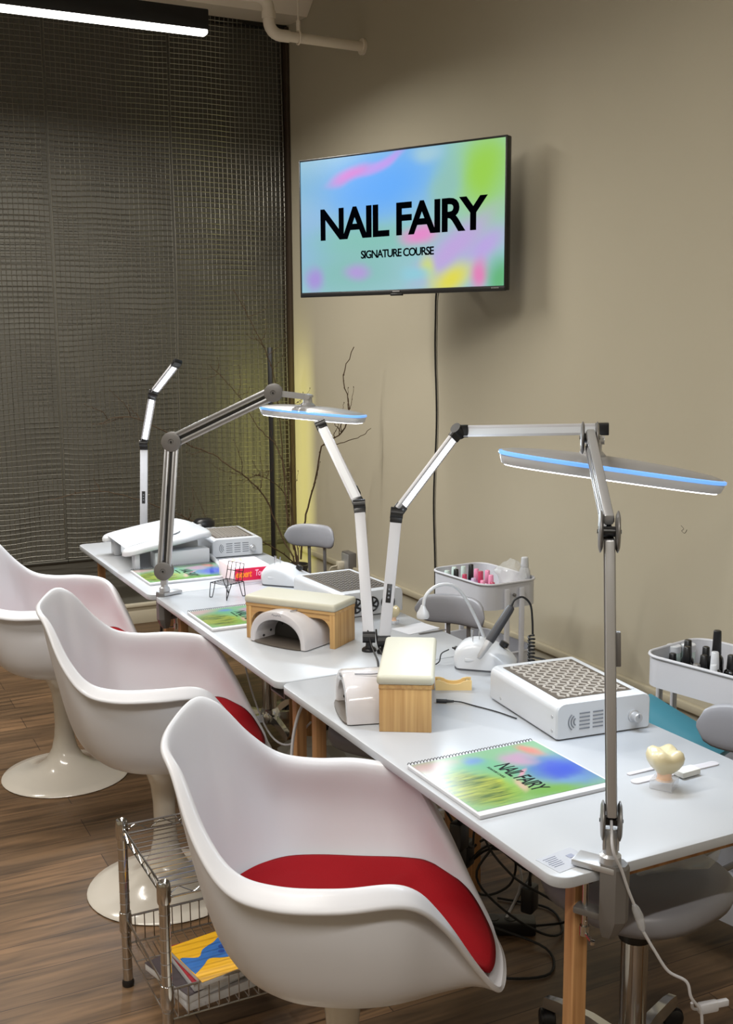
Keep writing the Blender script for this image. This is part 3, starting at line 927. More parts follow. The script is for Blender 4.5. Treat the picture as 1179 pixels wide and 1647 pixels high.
# ------------------------------------------------------------------ padded wooden hand rests
def hand_rest(label, c, rz, L=.35, Wd=.132, Hh=.137):
    t = thing('hand_rest', label, 'hand rest', (c[0], c[1], TT), rz, 'padded wooden hand rests')
    for s in (-1, 1):
        MB().box((s*(L/2-.011), 0, (Hh-.03)/2), (.018, Wd-.008, Hh-.03), bev=.0015).build('end_panel', M_pine, t)
    # side rails with rounded lower corners
    for s in (-1, 1):
        x0, x1 = -L/2+.020, L/2-.020
        zt, zr, rr = Hh-.030, Hh-.046, .038
        o = [(x0, zt), (x1, zt), (x1, zr-rr)]
        o += [(x1-rr+rr*math.cos(R(a)), zr-rr+rr*math.sin(R(a))) for a in range(10, 91, 16)]
        o += [(x0+rr-rr*math.sin(R(a)), zr-rr+rr*math.cos(R(a))) for a in range(0, 81, 16)]
        o += [(x0, zr-rr)]
        y = s*(Wd/2-.013)
        b = MB().loft([[(x, y-.006, z) for x, z in o], [(x, y+.006, z) for x, z in o]])
        b.build('side_rail', M_pine_h, t, smooth=30)
    MB().box((0, 0, Hh-.026), (L-.002, Wd-.006, .010), bev=.001).build('top_board', M_pine_h, t)
    b = MB().box((0, 0, Hh-.010), (L+.004, Wd+.004, .024), bev=.009, seg=4)
    b.build('cushion', M_cushion, t, smooth=50)
    return t
hr = hand_rest('padded wooden hand rest on the nearest table, standing end-on beside the slim lamps', (1.302, 2.357), R(58.6))
hand_rest('padded wooden hand rest on the middle table bridging the round nail curing lamp', (1.327, 3.098), R(125.9), L=.32, Wd=.137, Hh=.135)

# ------------------------------------------------------------------ nail curing lamps
def curing_lamp(label, c, rz, W_=.225, H_=.105, D_=.20):
    t = thing('nail_curing_lamp', label, 'nail lamp', (c[0], c[1], TT), rz, 'glossy white nail curing lamps')
    n = 28
    def arch(x, kw, kh, inset=0.0, p=.72):
        o = []
        for i in range(n+1):
            a = PI*i/n
            o.append(Vector((x, W_/2*kw*math.cos(a), .003+(H_*kh)*abs(math.sin(a))**p)))
        return o
    rings = [arch(.085, .74, .66), arch(.004, .80, .74), arch(-.001, .86, .84), arch(.001, .97, .975), arch(.008, 1, 1), arch(.10, 1.0, 1.0), arch(.14, .97, .97), arch(.17, .87, .88), arch(D_-.008, .66, .68), arch(D_, .30, .36), arch(D_+.001, .05, .1)]
    b = MB().loft(rings, cap=False, closed=False)
    sh = b.build('shell', M_white_gloss, t, smooth=50)
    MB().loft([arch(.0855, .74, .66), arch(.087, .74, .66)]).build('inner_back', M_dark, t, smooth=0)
    # floor plate with mirror-dark surface, projecting bow at the front
    o = [(.085, .085), (0.0, .092)]+[(-.012*math.cos(R(a)), .09*math.sin(R(a))) for a in range(70, -71, -20)]+[(0.0, -.092), (.085, -.085)]
    MB().prism(o, .001, .006, bev=.001).build('floor_plate', M_dark_metal, t)
    b = MB()
    for (x, y, z) in ((.04, .060, .035), (.06, .03, .055), (.06, -.03, .055), (.04, -.060, .035), (.02, .072, .02)):
        b.lathe([(.004, 0), (.004, .003), (0, .004)], 10, (x, y, z), (0, -y, -.02))
    b.build('light_diode', M_black, sh)
    m4 = Matrix.Translation((-.0006, 0, .003+H_*.905)) @ Matrix.Rotation(R(-90), 4, 'Z') @ Matrix.Rotation(R(90), 4, 'X')
    b = MB()
    pts = [(-.0012, .018-.0045*k, .003+H_*.89+.0028*(1 if k % 2 else -1)*(1 if k % 3 else .3)) for k in range(9)]
    b.tube(catmull(pts, 3), .0007, n=5)
    b.build('script_mark', M_grille, sh)
    b = MB().tube(catmull([(.03, -.03, .003+H_*1.0), (.08, -.04, .003+H_*1.005), (.12, -.02, .003+H_*1.0), (.14, .0, .003+H_*.97)], 4), .0014, n=6)
    b.build('top_seam', M_grille, sh)
    return t
curing_lamp('round glossy white nail curing lamp under the wooden hand rest on the middle table', (1.226, 3.046), R(26.6))
curing_lamp('glossy white nail curing lamp seen from its side beside the nearest wooden hand rest', (1.137, 2.405), R(-17), W_=.20, H_=.105, D_=.19)

# ------------------------------------------------------------------ dust collectors
def dust_collector(label, c, rz, W_=.27, L_=.37, H_=.088, style=0):
    t = thing('nail_dust_collector', label, 'dust collector', (c[0], c[1], TT), rz, 'white nail dust collectors')
    r_ = .020
    prof = []
    for (cx, cz, a0) in ((W_/2-r_, .003+.006, -90), (W_/2-r_, H_-r_, 0), (-W_/2+r_, H_-r_, 90), (-W_/2+.006, .009, 180)):
        rr = r_ if cz > .02 else .006
        cx2 = cx if cz > .02 else (W_/2-.006 if cx > 0 else -W_/2+.006)
        for k in range(6):
            a = R(a0+90*k/5)
            prof.append((cx2+rr*math.cos(a), cz+rr*math.sin(a)))
    k_ = lambda s, y: [Vector((x*s, y, (z-H_/2)*s+H_/2)) for x, z in prof]
    b = MB().loft([k_(.97, -L_/2), k_(1, -L_/2+.004), k_(1, L_/2-.004), k_(.97, L_/2)])
    body = b.build('housing', M_white, t, smooth=40)
    tw, tl = W_-.055, L_-.060
    MB().box((-.004, .004, H_-.001), (tw, tl, .004)).build('top_screen', M_dark_metal, t)
    b = MB()
    cell = .0165
    nx, ny = int((tw-.010)/cell), int((tl-.010)/cell)
    for i in range(nx):
        for j in range(ny):
            x = -.004-(nx-1)*cell/2+i*cell; y = .004-(ny-1)*cell/2+j*cell
            if style == 0:
                a = R((48 if (i+j) % 2 else -42)+14*math.sin(i*2.1+j*1.3)); sz = (.0175, .0066, .0022)
            elif style == 1:
                a = R(35 if (j//1) % 2 else 62); sz = (.0155, .0052, .0022)
            else:
                a = R(45); sz = (.020, .0050, .0022)
            b.box((x, y, H_+.0016), sz, rz=a)
    b.build('louvre_pattern', M_bit if style != 1 else M_alu_dark, t, smooth=0)
    # front vent slots and dial
    b = MB()
    z0 = H_*.27
    for cidx in range(3):
        for k in range(5):
            b.box((-W_/2+.075+cidx*.036, -L_/2-.0002, z0+k*.0092), (.028, .002, .0034), bev=.0006)
    for rr in (.010, .017, .024):
        pts = [(-W_/2+.056-rr*math.cos(R(a))*1.0, -L_/2-.0004, z0+.0185+rr*math.sin(R(a))) for a in range(-55 if rr < .02 else -50, 56, 11)]
        b.tube(pts, .0016, n=5)
    b.build('vent_slots', M_grille, t)
    kn = MB().lathe([(.015, 0), (.015, .004), (.0115, .006), (.0115, .022), (.010, .024), (0, .024)], 24, (W_/2-.048, -L_/2, H_*.42), (0, -1, 0))
    kn = kn.build('speed_knob', M_alu, t)
    MB().box((W_/2-.048, -L_/2-.025, H_*.42+.006), (.0016, .002, .009)).build('knob_mark', M_grille, kn)
    b = MB()
    for (y, z) in ((-L_/2+.02, .02), (-L_/2+.02, H_*.62), (L_/2-.06, .02)):
        b.lathe([(.0045, 0), (.004, .001), (0, .0012)], 12, (-W_/2, y, z), (-1, 0, 0))
    b.build('side_screws', M_silver_plastic, t)
    b = MB()
    for (x, y) in ((tw/2+.004, -tl/2+.01), (-.02, tl/2+.006)):
        b.box((x-.004, y, H_+.002), (.010, .010, .006), bev=.002)
    b.build('screen_clip', M_clear, t)
    return t
dust_collector('white nail dust collector with patterned top on the nearest table, close to its right edge', (1.634, 2.145), R(-6), W_=.256, L_=.335, H_=.088)
ex2 = dust_collector('white nail dust collector behind the slim lamps on the middle table, fan side forward', (1.648, 3.43), R(2), W_=.245, L_=.36, H_=.086, style=1)
# this one shows its rear fans
b = MB()
for x in (-.062, .0, .062):
    b.tube([(x+.024*math.cos(R(a)), -.1815, .040+.024*math.sin(R(a))) for a in range(0, 360, 20)], .003, n=6, closed=True)
    for k in range(6):
        a = R(60*k)
        b.bar((x+.005*math.cos(a), -.1815, .040+.005*math.sin(a)), (x+.023*math.cos(a+.5), -.1815, .040+.023*math.sin(a+.5)), .007, .002, (0, 1, 0))
    b.lathe([(.008, 0), (.008, .003), (0, .003)], 14, (x, -.180, .040), (0, -1, 0))
b.build('rear_fans', M_black, ex2)
for ch in list(ex2.children):
    if ch.name.startswith(('vent_slots', 'speed_knob')):
        for g in list(ch.children): bpy.data.objects.remove(g)
        bpy.data.objects.remove(ch)
dust_collector('white nail dust collector on the farthest table below the branches', (1.628, 4.605), R(-4), W_=.225, L_=.32, H_=.080, style=2)

# ------------------------------------------------------------------ nail drill machines
def drill_machine(label, c, rz, handpiece=True):
    t = thing('nail_drill_machine', label, 'nail drill', (c[0], c[1], TT), rz, 'white domed nail drill machines')
    prof = [(-.082, .012), (-.086, .030), (-.082, .052), (-.066, .070), (-.040, .079), (-.012, .079), (.018, .070), (.045, .055), (.068, .036), (.082, .018), (.084, .012)]
    pr = catmull([Vector((x, 0, z)) for x, z in prof], 3)
    base = [Vector((.082, 0, .006)), Vector((-.080, 0, .006))]
    loop = pr+base
    def rg(y, k, kz): return [Vector((p.x*k, y, .006+(p.z-.006)*kz)) for p in loop]
    b = MB().loft([rg(-.058, .80, .62), rg(-.055, .90, .80), rg(-.046, .97, .93), rg(-.025, 1, 1), rg(.025, 1, 1), rg(.046, .97, .93), rg(.055, .90, .80), rg(.058, .80, .62)])
    b.build('housing', M_white, t, smooth=60)
    MB().prism(rrect(.165, .112, .02, 5), 0, .008, bev=.002).build('base_plate', M_vent_dark, t)
    b = MB()
    for (x, y, h) in ((-.032, -.03, .035), (-.018, -.01, .028), (-.045, .01, .026)):
        b.cyl((x, y, .070), (x, y, .078+h), .0012, n=8)
        b.cyl((x, y, .078+h*.5), (x, y, .078+h), .002, n=8)
    b.build('drill_bits', M_chrome, t)
    b = MB().lathe([(.013, 0), (.013, .012), (.011, .014), (0, .014)], 20, (.045, .02, .058), (.45, .2, .9))
    b.build('dial', M_black, t)
    MB().box((-.083, -.02, .026), (.008, .014, .020), bev=.002).build('switch', M_black, t)
    b = MB().lathe([(.007, 0), (.007, .01), (.004, .014), (.002, .02)], 12, (-.083, .02, .040), (-1, 0, .1))
    b.build('side_plug', M_black, t)
    b = MB().box((-.030, -.052, .032), (.040, .014, .010), rz=R(8), bev=.003)
    b.build('handpiece_cradle', M_white, t)
    return t
dm = drill_machine('white nail drill machine on the nearest table with a black handpiece resting on it', (1.672, 2.572), R(-44))
drill_machine('pale nail drill machine between the pink box and the patterned dust collector', (1.590, 3.845), R(-47))
t = thing('drill_handpiece', 'black nail drill handpiece with silver tip leaning on the white drill machine', 'handpiece', (1.615, 2.48, .79))
A, B = Vector((1.596, 2.492, .795)), Vector((1.712, 2.50, .932))
d = (B-A).normalized()
MB().tube([A, A+d*.006, A+d*.045, A+d*.055], [.0045, .0075, .0105, .0115], n=18).build('metal_nose', M_silver_plastic, t, world=True)
MB().tube([A+d*.055, A+d*.060, A+d*.12, A+d*.160, A+d*.170, A+d*.174], [.0118, .0128, .0125, .0122, .0105, .006], n=20).build('grip', mat('charcoal_rubber', rgb(52, 52, 56), .5), t, world=True)
cord = [A+d*.172, B+Vector((.006, 0, .012)), B+Vector((.030, -.005, .018)), B+Vector((.052, -.01, -.005)), B+Vector((.058, -.012, -.05)), B+Vector((.060, -.012, -.09))]
MB().tube(catmull(cord, 6), .0030, n=8).build('cord', M_black_cable, t, world=True)
b = MB()
q0 = cord[-1]
pts = []
for k in range(90):
    a = k*.55
    pts.append(q0+Vector((-.004+.0085*math.cos(a), .0085*math.sin(a), -.0009*k-.004)))
b.tube(pts, .0030, n=6)
q1 = pts[-1]
b.tube(catmull([q1, Vector((q1.x+.01, q1.y-.01, TT+.006)), Vector((1.76, 2.50, TT+.008)), Vector((1.72, 2.52, TT+.015))], 5), .0035, n=8)
b.tube(catmull([q1+Vector((0, 0, .02)), q1+Vector((.03, -.03, .01)), q1+Vector((.052, -.06, -.03)), q1+Vector((.06, -.07, -.12))], 5), .003, n=8)
b.build('coiled_cord', M_black_cable, t, world=True)
t = thing('gooseneck_lamp', 'small white gooseneck curing light arching over the grey stool back', 'lamp', (1.68, 2.60, TT))
gp = [(1.700, 2.60, .750), (1.690, 2.60, .80), (1.672, 2.60, .842), (1.645, 2.60, .895), (1.615, 2.60, .945), (1.585, 2.60, .976), (1.550, 2.60, .986), (1.515, 2.60, .980), (1.490, 2.60, .958), (1.483, 2.60, .930)]
MB().tube(catmull(gp, 5), .0048, n=12).build('flexible_neck', M_white, t, world=True)
MB().lathe([(.0, .034), (.006, .034), (.009, .026), (.016, .014), (.018, .004), (.016, -.002), (0, -.004)], 24, (1.482, 2.60, .900)).build('bell_head', M_white, t, world=True)
MB().lathe([(.024, 0), (.024, .008), (.012, .012), (.007, .02)], 20, (1.700, 2.60, TT)).build('foot', M_white, t, world=True)
t = thing('black_plug_cord', 'black round plug and thin cord lying on the nearest table left of the dust collector', 'cord', (1.40, 2.35, TT))
d = Vector((.047, -.030, 0)).normalized(); A = Vector((1.385, 2.360, TT+.006))
MB().tube([A, A+d*.026, A+d*.027, A+d*.045], [.0055, .0055, .0042, .0030], n=12).build('plug', M_black, t, world=True)
MB().tube(catmull([A+d*.045, A+d*.065+Vector((0, 0, -.002)), (1.455, 2.290, TT+.003), (1.480, 2.225, TT+.003), (1.495, 2.16, TT+.003)], 6), .0018, n=8).build('cord', M_black_cable, t, world=True)
t = thing('short_wire', 'short dark wire curling from the side of the drill machine', 'wire', (1.58, 2.62, TT))
MB().tube(catmull([(1.598, 2.652, TT+.040), (1.575, 2.655, TT+.030), (1.565, 2.65, TT+.010), (1.55, 2.645, TT+.004)], 5), .0018, n=6).build('wire', M_black_cable, t, world=True)

# amber holder behind the near hand rest
t = thing('amber_tool_holder', 'small amber block with scalloped top right of the near hand rest', 'holder', (1.487, 2.445, TT), R(-28))
o = [(-.048, 0), (.048, 0), (.048, .026), (.036, .026)]+[(.026*math.cos(R(a))-.0, .026-.010*math.sin(R(a))) for a in range(15, 166, 25)]+[(-.036, .026), (-.048, .026)]
for y, nm in ((-.016, 'front_plate'), (.016, 'rear_plate')):
    MB().loft([[(x, y-.0025, z) for x, z in o], [(x, y+.0025, z) for x, z in o]]).build(nm, M_gold, t, smooth=20)
MB().box((0, 0, .004), (.094, .030, .006), bev=.001).build('floor', M_gold, t)
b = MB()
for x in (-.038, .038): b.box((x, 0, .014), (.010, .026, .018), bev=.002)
b.build('posts', mat('olive_post_acrylic', rgb(150, 130, 84), .5), t)  # posts in a plain olive colour between the two plates

# ------------------------------------------------------------------ course notebooks
def notebook(label, x0, x1, y0, y1, gloss=.25, rz=0.0, nm='glossy'):
    cx, cy = (x0+x1)/2, (y0+y1)/2
    Wx, Wy = x1-x0, y1-y0
    t = thing('course_notebook', label, 'notebook', (cx, cy, TT), rz, 'spiral bound course notebooks')
    MB().box((0, -.004, .0045), (Wx, Wy-.008, .008), bev=.001).build('page_block', M_paper, t)
    cw, cl = Wx-.012, Wy-.030
    # u along the reading direction (-y), v toward +x
    U = lambda u_: cl/2+.003-u_*cl
    V = lambda v_: -cw/2+v_*cw
    bl = [
        (V(.10), U(.12), .30*cw, .22*cl, 0, rgb(214, 190, 186)),
        (V(.35), U(.30), .30*cw, .25*cl, 0, rgb(120, 196, 158)),
        (V(.42), U(.16), .12*cw, .14*cl, 20, rgb(118, 160, 226)),
        (V(.55), U(.45), .30*cw, .40*cl, 0, rgb(130, 205, 160)),
        (V(.86), U(.62), .36*cw, .46*cl, 12, rgb(66, 98, 224)),
        (V(.70), U(.28), .16*cw, .22*cl, 30, rgb(206, 172, 200)),
        (V(.86), U(.16), .10*cw, .20*cl, 10, rgb(232, 150, 136)),
        (V(.80), U(.85), .22*cw, .13*cl, 0, rgb(120, 170, 220)),
        (V(.22), U(.72), .42*cw, .44*cl, 0, rgb(158, 206, 64)),
        (V(.60), U(.92), .36*cw, .18*cl, -10, rgb(128, 190, 90)),
        (V(.46), U(.74), .14*cw, .06*cl, 60, rgb(226, 198, 170)),
        (V(.60), U(.55), .10*cw, .04*cl, 50, rgb(232, 170, 190)),
        (V(.30), U(.60), .14*cw, .10*cl, 0, rgb(214, 224, 60)),
    ]
    m_ = blob_mat('cover_art_'+nm, rgb(150, 205, 160), bl, rough=gloss, warp=.05, wscale=14, gain=.62, strength=1.0, streak=(V(.17), U(.62), .27*cw, .46*cl, 70, rgb(66, 104, 56), rgb(196, 210, 92)))
    b = MB()
    b.bm.faces.new([b.bm.verts.new((x, y, .0090)) for x, y in ((-cw/2, U(1)), (cw/2, U(1)), (cw/2, U(0)), (-cw/2, U(0)))])
    cov = b.build('cover', m_, t, smooth=0)
    mt = Matrix.Translation((V(.54), U(.60), .0092)) @ Matrix.Rotation(R(-90), 4, 'Z')
    text_mesh('cover_title', 'NAIL FAIRY', .058, M_text, cov, mt, bold=.0006, xs=.58, depth=.0001, spacing=.88)
    mt = Matrix.Translation((V(.44), U(.44), .0092)) @ Matrix.Rotation(R(-90), 4, 'Z')
    text_mesh('cover_subtitle', 'SIGNATURE COURSE', .0095, M_text, cov, mt, xs=.80, depth=.0001, spacing=.9)
    b = MB()
    nr = 40
    pts = []
    for k in range(nr*10):
        a = 2*PI*k/10
        pts.append(((-Wx/2+.004)+(Wx-.008)*k/(nr*10), Wy/2-.006+.0048*math.cos(a), .0065+.0058*math.sin(a)))
    b.tube(pts, .0008, n=5)
    b.build('spiral_binding', M_black, t)
    return t
notebook('open-edged spiral course notebook on the nearest table, whole cover with black title visible', 1.106, 1.440, 1.716, 2.015, nm='near')
notebook('spiral course notebook half hidden behind the wooden hand rest on the middle table', 1.108, 1.40, 3.300, 3.570, nm='middle')
notebook('shiny reflective course notebook on the farthest table beneath the far task lamp', 1.118, 1.480, 4.055, 4.345, gloss=.08, nm='far')

# ------------------------------------------------------------------ nail art display stands, files, wire chair, box
def display_stand(label, x, y, m_top, s=1.0, clear=True, h=1.0):
    t = thing('nail_display_stand', label, 'display stand', (x, y, TT), R(30), 'little moulded display stands')
    n = 40
    rings = []
    for (r, z) in [(.012, .040), (.018, .046), (.027, .056), (.034, .070), (.036, .082), (.033, .092), (.026, .098), (.014, .0965), (.004, .092)]:
        rg = []
        for i in range(n):
            a = 2*PI*i/n
            q = r*s*(1+.085*math.cos(4*a)*min(1, z/.07))
            dz = .0035*math.cos(4*a) if z > .085 and r > .01 else 0
            rg.append(Vector((q*math.cos(a), q*math.sin(a), (z+dz)*s*h)))
        rings.append([v_+Vector((0, 0, -.007*s*h)) for v_ in rg])
    MB().loft(rings).build('moulded_top', m_top, t, smooth=70)
    MB().lathe([(.017*s, .018*s*h), (.014*s, .024*s*h), (.0145*s, .034*s*h), (.018*s, .040*s*h)], 24).build('stem', M_peach, t)
    MB().box((0, 0, .010*s), (.046*s, .046*s, .019*s), bev=.002).build('clear_foot', M_clear, t)
    return t
display_stand('cream moulded tooth-like display on a clear block near the right edge of the nearest table', 1.530, 1.675, M_cream, 1.04, h=.86)
display_stand('small cream display piece behind the slim lamps on the middle table', 1.668, 3.12, M_cream, .62)
display_stand('peach moulded display piece behind the wire chair ornament', 1.470, 4.06, M_peach, .78, h=.95)
def nail_file(label, a, b_, wd, m_, th=.003, z=0.0):
    a, b_ = Vector(a), Vector(b_)
    L = (b_-a).length
    t = MB().prism(rrect(L, wd, wd/2*.96, 6), 0, th, bev=.0004).build('nail_file', m_)
    t.location = ((a.x+b_.x)/2, (a.y+b_.y)/2, TT+z); t.rotation_euler = (0, 0, math.atan2(b_.y-a.y, b_.x-a.x))
    return tag(t, label, 'nail file', 'nail files by the clear block')
nail_file('longer grey nail file passing under the buffer block by the clear display block', (1.485, 1.722), (1.722, 1.722), .022, M_grey_file)
nail_file('thin nail file lying just behind the longer grey one', (1.505, 1.760), (1.66, 1.762), .012, M_grey_file)
t = tag(MB().box((0, 0, .006), (.052, .028, .012), bev=.001).build('buffer_block', mat('grey_buffer', rgb(206, 206, 202), .8)), 'small pale grey buffer block lying on the nail file right of the cream display', 'buffer block')
t.location = (1.615, 1.700, TT+.0032); t.rotation_euler = (0, 0, R(4))
t = MB().prism(rrect(.13, .09, .002, 2), 0, .0012).build('paper_card', M_paper)
t.location = (1.700, 3.03, TT+.0002); t.rotation_euler = (0, 0, R(12))
tag(t, 'thin white card near the right edge of the middle table by the slim lamps', 'card')
t = MB().prism([(-.05, -.004), (.05, -.004), (.05, .004), (-.05, .004)], 0, .002).build('tweezers', M_alu_dark)
t.location = (1.725, 2.965, TT+.0016); t.rotation_euler = (0, 0, R(3))
tag(t, 'grey metal tool lying at the edge of the white card behind the near hand rest', 'tool')

t = thing('wire_chair_ornament', 'miniature black wire chair standing on the middle table in front of the pink box', 'ornament', (1.318, 3.745, TT), R(24))
wr = .0016
s_, hz, bh = .042, .055, .120
b = MB()
b.tube([(-s_, -s_, hz), (s_, -s_, hz), (s_, s_, hz), (-s_, s_, hz)], wr, n=6, closed=True)
for k in range(-2, 3): b.tube([(k*.014, -s_, hz), (k*.014, s_, hz)], wr*.8, n=6)
b.build('seat', M_wire, t)
b = MB().tube([(s_*.8, -s_, hz), (s_*1.15, -s_*.95, bh), (s_*1.15, s_*.95, bh), (s_*.8, s_, hz)], wr, n=6)
for k in (-1, 0, 1): b.tube([(s_*.8, k*.022, hz), (s_*1.15, k*.021, bh)], wr*.8, n=6)
b.tube([(s_*1.02, -s_*.97, bh-.03), (s_*1.02, s_*.97, bh-.03)], wr*.8, n=6)
b.build('backrest', M_wire, t)
for sx in (-1, 1):
    for sy in (-1, 1):
        b = MB().tube(catmull([(sx*s_, sy*s_, hz), (sx*s_*1.10, sy*s_*1.05, .006), (sx*s_*1.02, sy*s_*.98, .0018), (sx*s_*.9, sy*s_*.9, .006), (sx*s_*.45, sy*s_, hz)], 4), wr, n=6)
        b.build('leg', M_wire, t)

t = thing('wipes_box', 'white and pink box of wipes with orange lettering beside the wire chair ornament', 'box', (1.482, 3.985, TT), R(-2))
MB().box((0, .03, .033), (.150, .17, .066), bev=.003).build('carton', mat('pink_white_carton', rgb(246, 226, 232), .45), t)
fr = MB().box((.004, -.0555, .034), (.136, .001, .048)).build('pink_label', mat('magenta_print', rgb(216, 20, 72), .45), t)
text_mesh('label_text_orange', 'expert', .036, mat('orange_print', rgb(255, 140, 30), .5), fr, Matrix.Translation((-.030, -.0564, .035)) @ Matrix.Rotation(R(90), 4, 'X'), bold=.0010, xs=.74, depth=.0002, shear=.15, spacing=.88)
text_mesh('label_text_pink', 'Touch', .034, mat('pink_print', rgb(250, 190, 215), .5), fr, Matrix.Translation((.042, -.0564, .036)) @ Matrix.Rotation(R(90), 4, 'X'), bold=.0004, xs=.66, depth=.0002, shear=.15, spacing=.88)
b = MB().lathe([(.008, 0), (.008, .001), (0, .001)], 14, (.050, -.0562, .018), (0, -1, 0)); b.box((.058, -.0565, .014), (.006, .0008, .010)); b.build('label_picture', M_black, fr)
t = thing('white_tube', 'white stick-shaped tool lying on the farthest table in front of the dust collector', 'tool', (1.45, 4.25, TT), 0)
MB().tube([(1.500, 4.47, TT+.011), (1.475, 4.30, TT+.011), (1.45, 4.16, TT+.011)], .010, n=12).build('tube', M_white, t, world=True)
MB().cyl((1.5035, 4.485, TT+.011), (1.500, 4.47, TT+.011), .0085, n=12).build('dark_end', M_black, t, world=True)

# ------------------------------------------------------------------ forked white arm rest on the farthest table
t = thing('arm_rest', 'white forked arm rest with two padded prongs on the farthest table by the mesh wall', 'arm rest', (1.30, 4.56, TT))
fo = [(1.13, 4.785), (1.107, 4.75), (1.125, 4.715), (1.20, 4.705), (1.30, 4.70), (1.355, 4.665), (1.37, 4.57), (1.355, 4.475), (1.30, 4.440), (1.20, 4.430), (1.125, 4.425), (1.10, 4.385), (1.125, 4.345), (1.20, 4.335), (1.32, 4.33), (1.43, 4.345), (1.485, 4.40), (1.498, 4.55), (1.485, 4.71), (1.43, 4.775), (1.32, 4.79), (1.21, 4.79)]
fo = catmull([Vector((x, y, 0)) for x, y in fo], 4, closed=True)
cen = Vector((1.36, 4.57, 0))
def fz(x): return .808+.058*min(1, max(0, (x-1.10)/.34))**.8-.012*max(0, (x-1.42)/.08)
def fring(inset, dz):
    o = []
    n_ = len(fo)
    for i, p in enumerate(fo):
        tg = (fo[(i+1) % n_]-fo[i-1]).normalized()
        nn = Vector((-tg.y, tg.x, 0))
        q = p+nn*(-inset)
        o.append(Vector((q.x, q.y, fz(q.x)+dz)))
    return o
sgn = 1 if sum(fo[i].x*fo[(i+1) % len(fo)].y-fo[(i+1) % len(fo)].x*fo[i].y for i in range(len(fo))) < 0 else -1
b = MB().loft([fring(.010*sgn, -.014), fring(0, -.008), fring(0, .004), fring(.006*sgn, .011), fring(.014*sgn, .014)])
bmesh.ops.triangulate(b.bm, faces=[f for f in b.bm.faces if len(f.verts) > 4])
b.build('padded_top', M_white, t, world=True, smooth=60)
MB().box((1.345, 4.395, TT+.033), (.235, .07, .066), bev=.006).build('support_block', M_white, t, world=True)
MB().box((1.40, 4.62, TT+.04), (.11, .26, .08), bev=.006).build('support_block', M_white, t, world=True)
MB().box((1.155, 4.385, TT+.033), (.022, .05, .066), bev=.004).build('prong_leg', M_white, t, world=True)
MB().box((1.165, 4.745, TT+.033), (.030, .06, .066), bev=.004).build('prong_leg', M_white, t, world=True)
MB().box((1.275, 4.745, TT+.036), (.06, .03, .072), bev=.004).build('prong_leg', M_white, t, world=True)
t = thing('black_white_machine', 'black and white gadget behind the arm rests on the farthest table', 'machine', (1.60, 4.93, TT))
b = MB().loft([[Vector((1.60+x*k, 4.93+y*k, TT+z)) for x, y in superellipse(.075, .05, 2.6, 28)] for k, z in ((1, 0), (1, .03), (.92, .06), (.6, .08), (.2, .085))])
b.build('body', M_white, t, world=True, smooth=60)
b = MB().loft([[Vector((1.625+x*k, 4.92+y*k, TT+z)) for x, y in superellipse(.05, .04, 2.6, 28)] for k, z in ((1, .062), (1.0, .085), (.7, .098), (.2, .10))])
b.build('dark_top', M_black, t, world=True, smooth=60)
MB().box((1.57, 4.87, TT+.055), (.06, .02, .05), rz=.5, bev=.006).build('front_handle', M_white, t, world=True)

